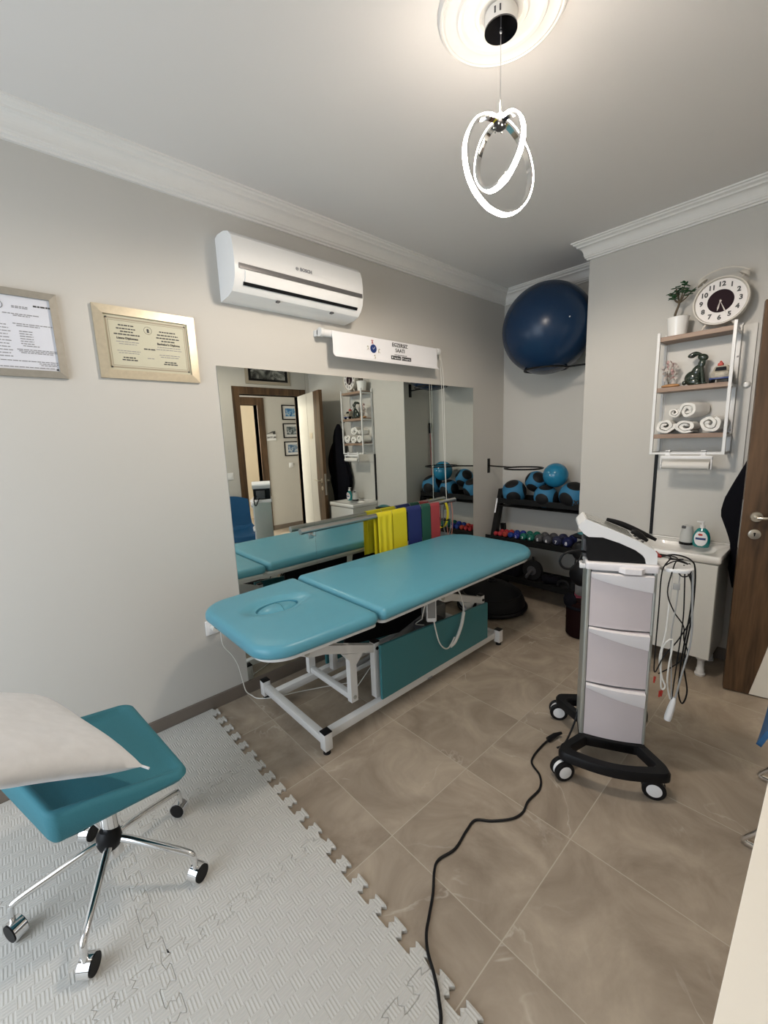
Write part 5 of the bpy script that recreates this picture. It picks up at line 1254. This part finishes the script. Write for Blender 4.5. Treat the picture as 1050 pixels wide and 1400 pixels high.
# potted jade plant
pp = thing('potted_plant', 'jade plant in a white pot on the top shelf', 'plant', (1.462, 3.035, SZ['top']))
bm = B(); lathe(bm, [(0, 0), (0.042, 0), (0.046, 0.004), (0.054, 0.10), (0.056, 0.106), (0.053, 0.107), (0.049, 0.092), (0.0, 0.090)], 36); obj('pot', bm, ceramic, pp)
bm = B(); lathe(bm, [(0, 0.098), (0.03, 0.096), (0.0495, 0.0915)], 24); obj('soil', bm, soil, pp)
bm = B(); tube(bm, [(-0.020, 0, 0.09), (-0.016, 0, 0.13), (-0.004, 0, 0.17), (0.002, 0, 0.20)], 0.006, 10, sm=5, radii=lambda t: 0.0075-0.003*t)
ends = []
for a, l, h in ((0.3, 0.05, 0.045), (1.9, 0.045, 0.06), (2.8, 0.05, 0.055), (4.2, 0.035, 0.07), (5.3, 0.055, 0.05), (0.9, 0.025, 0.085), (3.4, 0.03, 0.03)):
    st_ = V(0.0, 0, 0.185); e = st_+V(l*cos(a)*1.15, l*sin(a)*0.6, h*1.28); m_ = st_.lerp(e, 0.55)+V(0, 0, -0.008); tube(bm, [st_, m_, e], 0.003, 8, sm=4, radii=lambda t: 0.0042-0.002*t); ends.append((m_, e))
obj('trunk', bm, stemm, pp)
bm = B(); rnd = random.Random(11)
for m_, e in ends:
    for k in range(9):
        c = m_.lerp(e, 0.35+0.65*k/8)
        a = rnd.uniform(0, 2*pi); el = rnd.uniform(-0.5, 0.7); d = V(cos(a)*cos(el), sin(a)*cos(el), sin(el)); l = rnd.uniform(0.018, 0.027)
        x, y = frame_of(d); ctr = c+d*l*0.62
        Mr = Matrix((d, x, y)).transposed().to_4x4(); Mr.translation = ctr
        b2 = B(); bmesh.ops.create_uvsphere(b2, u_segments=10, v_segments=6, radius=1.0); bmesh.ops.scale(b2, vec=(l*0.62, 0.0085, 0.0028), verts=b2.verts); merge(bm, b2, Mr)
obj('foliage', bm, leafm, pp)
# alarm clock
ck = thing('alarm_clock', 'large cream twin-bell alarm clock leaning on the top shelf', 'clock', (1.655, 3.035, SZ['top']+0.147), radians(4))
CR = 0.124
Mf = rotm(rx=pi/2)   # lathe z -> -y (towards the room)
bm = B(); lathe(bm, [(0, -0.028), (CR*0.95, -0.028), (CR, -0.022), (CR, 0.018), (CR*0.985, 0.026), (CR*0.94, 0.027), (CR*0.91, 0.018), (CR*0.905, 0.012), (0, 0.012)], 64, Mf); obj('case', bm, mat('cream_enamel', (0.62, 0.58, 0.51), 0.3), ck)
bm = B(); lathe(bm, [(0, 0.0125), (CR*0.90, 0.0125), (CR*0.90, 0.0135), (0, 0.0135)], 64, Mf); dial = obj('dial', bm, mat('dial_white', (0.74, 0.71, 0.69), 0.5), ck)
bm = B(); lathe(bm, [(0, 0.0136), (CR*0.47, 0.0136), (CR*0.47, 0.0142), (0, 0.0142)], 64, Mf); obj('dial_centre', bm, mat('plum_black', (0.020, 0.009, 0.013), 0.7, spec=0.15), dial)
for h in range(1, 13):
    a = radians(90-30*h); text('numeral', str(h), 0.033, ink, dial, (CR*0.69*cos(a), -0.0142, CR*0.69*sin(a)), (1, 0, 0), (0, 0, 1), W=False, bold=0.0014)
bm = B()
for ang_, l, wd in ((radians(90-30*6.45), CR*0.42, 0.004), (radians(90-30*5.25), CR*0.62, 0.003)):
    d = V(cos(ang_), 0, sin(ang_)); n_ = V(-sin(ang_), 0, cos(ang_)); prism(bm, [V(0, -0.0155, 0)-d*0.012-n_*wd*0.6, V(0, -0.0155, 0)+d*l*0.7-n_*wd, V(0, -0.0155, 0)+d*l, V(0, -0.0155, 0)+d*l*0.7+n_*wd], (0, -0.0008, 0))
cyl(bm, (0, -0.0145, 0), (0, -0.0175, 0), 0.005); obj('hand', bm, gauze, dial, smooth=False)
for s in (-1, 1):
    a = radians(90-s*38); c = V((CR+0.020)*cos(a), 0.0, (CR+0.020)*sin(a)); bm = B()
    lathe(bm, [(0, 0.024), (0.014, 0.020), (0.024, 0.010), (0.028, 0), (0.025, 0.0)], 24, Matrix.Translation(c) @ rotm(ry=s*radians(38))); bl = obj('bell', bm, MATS['cream_enamel'], ck)
    bm = B(); cyl(bm, c*0.86, c*1.16, 0.003); ball(bm, c*1.17, 0.005, seg=12); obj('bell_post', bm, MATS['cream_enamel'], bl)
    a2 = radians(270-s*28); bm = B(); tube(bm, [(CR*0.95*cos(a2), 0, CR*0.95*sin(a2)), (CR*1.28*cos(a2), 0, CR*1.28*sin(a2)+0.003)], 0.006, 10, radii=lambda t: 0.007-0.002*t); obj('leg', bm, MATS['cream_enamel'], ck)
bm = B(); pts = [((CR+0.045)*cos(radians(a)), 0, (CR+0.045)*sin(radians(a))+(0.0)) for a in range(50, 131, 10)]; tube(bm, pts, 0.004, 8, sm=3); obj('carry_handle', bm, MATS['cream_enamel'], ck)
# paper towel holder
ph_ = thing('towel_roll_holder', 'white clip-on holder with a roll of paper towel under the wall shelf', 'paper towel holder', (1.58, 2.95, 1.27))
bm = B(); box(bm, 1.452, 1.702, 2.930, 2.952, 1.243, 1.262, bev=0.002)
for x in (1.482, 1.655): box(bm, x-0.012, x+0.012, 2.950, 2.9565, 1.246, 1.292, bev=0.001); box(bm, x-0.012, x+0.012, 2.950, 2.976, 1.281, 1.287, bev=0.001)
for x in (1.455, 1.698): box(bm, x-0.003, x+0.003, 2.934, 2.948, 1.185, 1.245, bev=0.001)
obj('bracket', bm, white_plastic, ph_, W=True)
bm = B(); cyl(bm, (1.463, 2.941, 1.206), (1.690, 2.941, 1.206), 0.022, seg=28); obj('paper_roll', bm, mat('tissue', (0.72, 0.70, 0.66), 0.9), ph_, W=True)
bm = B(); cyl(bm, (1.456, 2.941, 1.206), (1.4628, 2.941, 1.206), 0.008); obj('roll_core', bm, grey_dark, ph_, W=True)

# coat behind the door
ct = thing('coat', 'black coat hanging on the wall behind the open door', 'coat', (1.93, 3.04, 1.60))
bm = B(); n, mm = 48, 30
def coat(u, v):
    a = 2*pi*u; z = 1.62-1.12*v
    w_ = [(0, .015), (.06, .05), (.2, .085), (.34, .105), (.45, .155), (.54, .19), (.62, .20), (.72, .155), (.78, .135), (.9, .135), (1.0, .11)]
    for (v0, w0), (v1, w1) in zip(w_, w_[1:]):
        if v <= v1+1e-9: ww = w0+(w1-w0)*(v-v0)/(v1-v0); break
    f = 1+0.06*sin(7*a+3*v)*min(1, v*3)
    cx_ = 1.945; x = cx_+ww*cos(a)*f; y = 3.045+min(ww, 0.068)*sin(a)*f
    return (x, min(y, PY-0.004), z)
sheet(bm, coat, n, mm); obj('cloth', bm, blackfab, ct, W=True, ang=80)
bm = B(); tube(bm, [(2.02, 3.02, 1.40), (2.07, 3.01, 1.2), (2.09, 3.01, 1.0)], 0.03, 10, sm=4, radii=lambda t: 0.012+0.03*sin(pi*t)); obj('red_lining', bm, dkred, ct, W=True)
bm = B(); tube(bm, [(1.925, PY, 1.64), (1.925, PY-0.04, 1.63), (1.925, PY-0.055, 1.65)], 0.005, 8, sm=3); obj('coat_hook', bm, blackm, ct, W=True)

# ================================================================ ALCOVE
bb = thing('exercise_ball', 'large dark blue gym ball resting in a wall ring near the ceiling', 'gym ball', (0.578, 3.200, 2.197))
bm = B(); ball(bm, (0, 0, 0), 0.328, seg=64); obj('ball_skin', bm, navy_ball, bb); bm = B(); cyl(bm, (0.26, -0.20, 0.0), (0.263, -0.203, 0.0), 0.004); obj('valve', bm, white_plastic, bb)
def ring(name, label, c, R, x_wall, y_wall, z, sgn):
    t = thing(name, label, 'ball holder', c, 0, 'black steel ball rings'); bm = B(); torus(bm, c, R, 0.0065, 'Z', 64, 10); obj('hoop', bm, blackm, t, W=True)
    bm = B(); xe = x_wall; d = (V(xe, y_wall, z)-V(*c)).normalized(); tube(bm, [V(*c)+d*R, V(xe-sgn*0.002, y_wall, z)], 0.0065, 8); obj('arm', bm, blackm, t, W=True)
    bm = B(); box(bm, min(xe, xe-sgn*0.006), max(xe, xe-sgn*0.006), y_wall-0.018, y_wall+0.018, z-0.065, z+0.065, bev=0.001); obj('wall_plate', bm, blackm, t, W=True)
ring('ball_ring', 'black steel ring under the large dark blue ball', (0.588, 3.175, 1.900), 0.155, PX, 3.215, 1.900, 1)
ring('ball_ring', 'empty black steel ring fixed to the left wall above the rack', (0.44, 3.140, 1.146), 0.150, 0.0, 3.300, 1.146, -1)
rk = thing('weight_rack', 'black three-tier steel rack in the alcove holding balls and dumbbells', 'rack', (0.48, 3.3, 0))
for x in (0.085, 0.873):
    bm = B(); prism(bm, [(x-0.022, 3.088, 0.0), (x-0.022, 3.148, 0.0), (x-0.022, 3.430, 0.93), (x-0.022, 3.370, 0.93)], (0.044, 0, 0)); 
    prism(bm, [(x-0.018, 3.47, 0.0), (x-0.018, 3.51, 0.0), (x-0.018, 3.44, 0.60), (x-0.018, 3.40, 0.60)], (0.036, 0, 0)); box(bm, x-0.022, x+0.022, 3.13, 3.49, 0.0, 0.03); obj('side_frame', bm, blackm, rk, W=True, smooth=False)
bm = B(); text_ = None
tiers = [(0.842, 3.285, 3.50), (0.515, 3.170, 3.40), (0.195, 3.115, 3.38)]
for z, y0, y1 in tiers:
    bm = B(); box(bm, 0.055 if z < 0.84 else 0.107, 0.895 if z < 0.84 else 0.851, y0, y0+0.012, z-0.03, z+0.018, bev=0.002)
    zz = 0.788 if z > 0.8 else z-0.006
    box(bm, 0.107, 0.851, y0+0.012, y1, zz-0.006, zz); box(bm, 0.107, 0.851, y1-0.01, y1, z-0.02, z+0.03); obj('tray', bm, blackm, rk, W=True, smooth=False)
text('lettering', 'ATTACK', 0.022, vinyl_white, rk, (0.085, 3.305, 0.72), (0, 0.3, 0.954), (-1, 0, 0)) if False else None
bm = B(); prism(bm, [(0.078, 3.279, 0.72), (0.092, 3.279, 0.72), (0.092, 3.318, 0.85), (0.078, 3.318, 0.85)], (0, -0.0015, 0)); obj('brand_strip', bm, vinyl_white, rk, W=True, smooth=False)
def medball(x, y, z, r, rot, label, mark=None):
    t = thing('medicine_ball', label, 'medicine ball', (x, y, z), 0, 'blue and black medicine balls'); t.rotation_euler = rot
    bm = B(); ball(bm, (0, 0, 0), r, seg=48); obj('skin', bm, medball_m, t)
    if mark: mt = text('mark', mark, 0.05, ink, t, (0, 0, 0), (1, 0, 0), (0, 0, 1), W=False, bold=0.003, depth=0.002); 
    if mark:
        me = mt.data
        dd = V(*MARKD).normalized(); xx = V(0, 0, 1).cross(dd).normalized(); yy = dd.cross(xx); Mx = Matrix((xx, yy, dd)).transposed().to_4x4(); Mx.translation = dd*(r-0.0005)
        me.transform(Matrix.Rotation(-pi/2, 4, 'X')); me.transform(Mx); me.update()
    return t
MARKD = (1, -1, 0.1)
medball(0.223, 3.372, 0.912, 0.107, (0.5, -0.2, 0.35), 'blue and black medicine ball at the left end of the top tier')
medball(0.525, 3.362, 0.893, 0.098, (0.25, 0.1, 0.1), 'blue and black medicine ball with black crown, low in the middle of the top tier')
medball(0.755, 3.370, 0.915, 0.112, (0.3, 0.35, -0.15), 'blue and black medicine ball at the right end of the top tier', 'X')
medball(0.392, 3.442, 1.006, 0.092, (0.9, 0.5, 0.5), 'blue and black medicine ball perched behind the left one')
ab = thing('exercise_ball', 'small glossy light blue ball on top of the medicine balls', 'gym ball', (0.604, 3.362, 1.076)); bm = B(); ball(bm, (0, 0, 0), 0.100, seg=48); obj('ball_skin', bm, aqua_ball, ab); bm = B(); cyl(bm, (0, -0.0995, 0.01), (0, -0.1005, 0.01), 0.004); obj('valve', bm, white_plastic, ab)
# dumbbells: one built, then copied and recoloured by its own mesh
cols = [('red', (0.42, 0.03, 0.04)), ('red', (0.42, 0.03, 0.04)), ('red', (0.40, 0.045, 0.03)), ('blue', (0.012, 0.04, 0.22)), ('blue', (0.015, 0.03, 0.24)), ('green', (0.008, 0.12, 0.09)), ('green', (0.008, 0.12, 0.085)), ('grey', (0.07, 0.07, 0.075)), ('grey', (0.07, 0.07, 0.08)), ('slate blue', (0.025, 0.028, 0.065)), ('navy', (0.009, 0.013, 0.065))]
xp = 0.125
pos_words = ['first from the left', 'second from the left', 'third from the left', 'fourth from the left', 'fifth from the left', 'sixth, middle of the row', 'fifth from the right', 'fourth from the right', 'third from the right', 'second from the right', 'last on the right']
for i, (cn_, c) in enumerate(cols):
    r = 0.021+0.0021*i; xp += r
    t = thing('dumbbell', 'small %s vinyl dumbbell, %s on the middle tier' % (cn_, pos_words[i]), 'dumbbell', (xp, 3.255, 0.515+0.012+r), 0, 'vinyl dumbbells on the middle tier')
    m_ = mat('vinyl_%s_%d' % (cn_.replace(' ', '_'), i), c, 0.35)
    for s in (-1, 1):
        bm = B(); lathe(bm, [(0, -r*0.75), (r*0.6, -r*0.72), (r*0.92, -r*0.4), (r, 0), (r*0.92, r*0.4), (r*0.6, r*0.72), (0, r*0.75)], 20, Matrix.Translation((0, s*0.052, 0)) @ rotm(rx=pi/2)); obj('head', bm, m_, t)
    bm = B(); cyl(bm, (0, -0.045, 0), (0, 0.045, 0), r*0.42); obj('grip', bm, m_, t)
    if i >= 4: text('mark', str(i-2), r*0.9, vinyl_white, t, (0, -0.052-r*0.755, -r*0.2), (1, 0, 0), (0, 0, 1), W=False, bold=0.0004)
    xp += r+0.002
# low tier items
bag = thing('gear_bag', 'black equipment bag at the left of the lowest tier', 'bag', (0.26, 3.24, 0.195)); bm = B(); pad(bm, rrect(-0.125, 0.125, -0.085, 0.085, 0.05, 8), -0.004, 0.125, 0.05, 0.01); obj('bag_body', bm, blackfab, bag); bm = B(); tube(bm, [(-0.06, -0.06, 0.115), (0.0, -0.06, 0.132), (0.07, -0.055, 0.115)], 0.003, 6, sm=4); obj('zip', bm, mat('bronze_zip', (0.12, 0.09, 0.04), 0.4), bag)
aw = thing('ab_wheel', 'black ab wheel roller in the middle of the lowest tier', 'ab wheel', (0.505, 3.21, 0.195))
bm = B(); lathe(bm, [(0.04, -0.022), (0.082, -0.022), (0.088, -0.012), (0.088, 0.012), (0.082, 0.022), (0.04, 0.022)], 40, Matrix.Translation((0, 0, 0.083)) @ rotm(rx=pi/2)); obj('wheel', bm, rubber, aw)
bm = B(); lathe(bm, [(0, -0.024), (0.04, -0.024), (0.04, 0.024), (0, 0.024)], 28, Matrix.Translation((0, 0, 0.083)) @ rotm(rx=pi/2)); cyl(bm, (0, -0.11, 0.05), (0, -0.02, 0.083), 0.014); cyl(bm, (0, 0.02, 0.083), (0, 0.10, 0.083), 0.014); obj('handle', bm, grey_dark, aw)
bm = B(); cyl(bm, (0, 0, 0.168), (0, 0, 0.198), 0.010); obj('knob', bm, black, aw)
st2 = thing('ankle_weight', 'black strap-on weights heaped at the right of the lowest tier', 'ankle weights', (0.68, 3.20, 0.195)); bm = B(); tube(bm, [(-0.07, 0.02, 0.03), (-0.02, -0.03, 0.045), (0.04, 0.0, 0.04), (0.02, 0.05, 0.03)], 0.035, 12, sm=5); obj('cuff', bm, blackfab, st2); bm = B(); prism(bm, [(-0.05, -0.04, 0.05), (0.01, -0.05, 0.085), (0.02, -0.02, 0.07)], (0.004, 0.03, 0.012)); obj('strap', bm, blackfab, st2)
st3 = thing('push_up_grip', 'black rounded push-up grip at the right end of the lowest tier', 'push-up grip', (0.79, 3.17, 0.195)); bm = B(); tube(bm, [(-0.045, 0, 0.012), (-0.035, 0, 0.045), (0.0, 0, 0.06), (0.035, 0, 0.045), (0.045, 0, 0.012)], 0.013, 12, sm=5); obj('grip', bm, rubber, st3); bm = B(); box(bm, -0.06, 0.06, -0.035, 0.035, -0.004, 0.012, bev=0.005); obj('base', bm, black, st3)
# balance trainer on the floor
bo = thing('balance_dome', 'black half-dome balance trainer on the floor beyond the couch', 'balance trainer', (0.325, 2.870, 0))
bm = B(); pr = [(0, 0.010), (0.270, 0.010), (0.285, 0.018), (0.288, 0.034), (0.280, 0.045)]; lathe(bm, pr+[(0, 0.045)], 64); obj('platform', bm, black, bo)
bm = B(); pr = []
for k in range(15): a = (k/14)*pi/2; pr.append((0.268*cos(a), 0.046+0.185*sin(a)))
pr[-1] = (0, 0.231); lathe(bm, pr, 64); obj('dome', bm, rubber, bo)
bm = B(); torus(bm, (0, 0, 0.14), 0.232, 0.004, 'Z', 64, 8); torus(bm, (0.0, 0, 0.235), 0.03, 0.008, 'Z', 24, 8); obj('moulded_ring', bm, black, bo)
for a in (-1.2, 0.4, 2.0): bm = B(); box(bm, -0.03, 0.03, -0.012, 0.006, 0.0, 0.022, Matrix.Translation((0.262*cos(a), 0.262*sin(a), 0)) @ rotm(rz=a+pi/2), bev=0.003); obj('foot', bm, black, bo)
# upright gear by the wall corner
ma = thing('rolled_mat', 'pink and grey rolled exercise mat standing at the projecting wall', 'exercise mat', (1.005, 3.045, 0)); 
bm = B(); lathe(bm, [(0, 0), (0.068, 0), (0.070, 0.004), (0.070, 0.24), (0, 0.24)], 32); obj('pink_roll', bm, pinkm, ma); bm = B(); lathe(bm, [(0, 0.241), (0.066, 0.241), (0.066, 0.66), (0.062, 0.665), (0, 0.665)], 32); obj('grey_roll', bm, greyf, ma)
bp_ = thing('gear_stand', 'black standing exercise gear with two oval pads and teal-topped disc beside the alcove', 'exercise gear', (1.03, 2.90, 0))
bm = B(); cyl(bm, (0.02, 0.02, 0.26), (0.02, 0.02, 0.70), 0.016); obj('pole', bm, blackm, bp_)
for z, r in ((0.60, 0.075), (0.43, 0.085)): bm = B(); ball(bm, (0, 0, z), r, 0.95, 0.5, 1.0); obj('oval_pad', bm, black, bp_)
bm = B(); lathe(bm, [(0, 0.69), (0.05, 0.69), (0.085, 0.705), (0.088, 0.712), (0.06, 0.725), (0, 0.735)], 32, Matrix.Translation((0.02, 0.02, 0))); obj('disc', bm, black, bp_); bm = B(); lathe(bm, [(0.0, 0.742), (0.03, 0.738), (0.06, 0.7265), (0, 0.7265)], 28, Matrix.Translation((0.02, 0.02, 0))); obj('disc_top', bm, teal_dk, bp_)
bk_ = thing('kit_bag', 'dark red and black upright kit bag on the floor behind the trolley', 'bag', (1.045, 2.88, 0)); bk_.location = (1.055, 2.86, 0)
bm = B(); lathe(bm, [(0, 0.001), (0.075, 0.001), (0.092, 0.02), (0.094, 0.20), (0.075, 0.245), (0.03, 0.25)], 32); lathe(bm, [(0.03, 0.25), (0.028, 0.252), (0, 0.252)], 32); bmesh.ops.translate(bm, vec=(0, 0, 0), verts=bm.verts); obj('bag_body', bm, dkred, bk_)
bm = B(); torus(bm, (0, 0, 0.22), 0.088, 0.012, 'Z', 40, 8); ball(bm, (-0.055, -0.05, 0.26), 0.05, 0.9, 0.6, 1.1); obj('padded_top', bm, blackfab, bk_)
# broom in the alcove corner
br = thing('broom', 'red-handled stick with black ends leaning in the alcove corner, seen in the mirror', 'broom', (0.85, 3.47, 0.0)); bm = B(); cyl(bm, (0.86, 3.505, 0.35), (0.885, 3.50, 1.47), 0.009); obj('handle', bm, mat('red_stick', (0.28, 0.05, 0.04), 0.4), br, W=True)
bm = B(); cyl(bm, (0.885, 3.50, 1.465), (0.887, 3.50, 1.575), 0.016); cyl(bm, (0.858, 3.505, 0.22), (0.86, 3.505, 0.36), 0.014); obj('end_grip', bm, black, br, W=True)

# ================================================================ RIGHT SIDE: desk edge and blue chair
dk = thing('desk', 'cream desk whose edge enters the lower right corner', 'desk', (2.4, 0.6, 0)); 
bm = B(); box(bm, 2.1635, 2.64, 0.0, 1.16, 0.715, 0.74, bev=0.001); obj('worktop', bm, desk_m, dk, W=True, smooth=False)
bm = B(); box(bm, 2.40, 2.42, 0.02, 1.14, 0.1, 0.713); obj('modesty_panel', bm, desk_m, dk, W=True, smooth=False)
for y in (0.02, 1.12): bm = B(); box(bm, 2.24, 2.62, y, y+0.02, 0, 0.713); obj('leg_panel', bm, desk_m, dk, W=True, smooth=False)
bc_ = thing('visitor_chair', 'blue shell visitor chair with chrome sled legs at the right edge', 'chair', (2.352, 1.90, 0), radians(90))
def shell(u, v):
    # v: 0 front lip .. 1 back top ; chair faces +y
    x = (u-0.5)*0.46*(1-0.12*max(0, v-0.6)); 
    pr = [(0.245, 0.375), (0.225, 0.435), (0.0, 0.435), (-0.16, 0.435), (-0.215, 0.47), (-0.235, 0.56), (-0.25, 0.70), (-0.262, 0.83)]
    k = v*(len(pr)-1); i = min(int(k), len(pr)-2); f = k-i; y = pr[i][0]+(pr[i+1][0]-pr[i][0])*f; z = pr[i][1]+(pr[i+1][1]-pr[i][1])*f
    c = (2*u-1)**2; z += 0.03*c*(1 if v < 0.55 else 0); y += 0.03*c*(v if v > 0.55 else 0)
    if v > 0.9: z -= 0.05*c*(v-0.9)/0.1
    return (x, y, z)
bm = B(); sheet(bm, shell, 20, 40, 0.014); obj('seat_shell', bm, blue_shell, bc_, ang=80)
for s in (-1, 1):
    bm = B(); tube(bm, [(s*0.15, 0.05, 0.412), (s*0.190, 0.06, 0.38), (s*0.198, 0.225, 0.065), (s*0.198, 0.250, 0.030), (s*0.198, 0.255, 0.018), (s*0.198, 0.245, 0.011), (s*0.198, 0.215, 0.0095), (s*0.198, -0.20, 0.0095), (s*0.198, -0.225, 0.03), (s*0.19, -0.10, 0.38), (s*0.15, -0.09, 0.412)], 0.009, 10); obj('leg', bm, chrome, bc_)
bm = B(); box(bm, -0.17, 0.17, -0.15, 0.18, 0.405, 0.418, bev=0.003); obj('seat_support', bm, black, bc_)
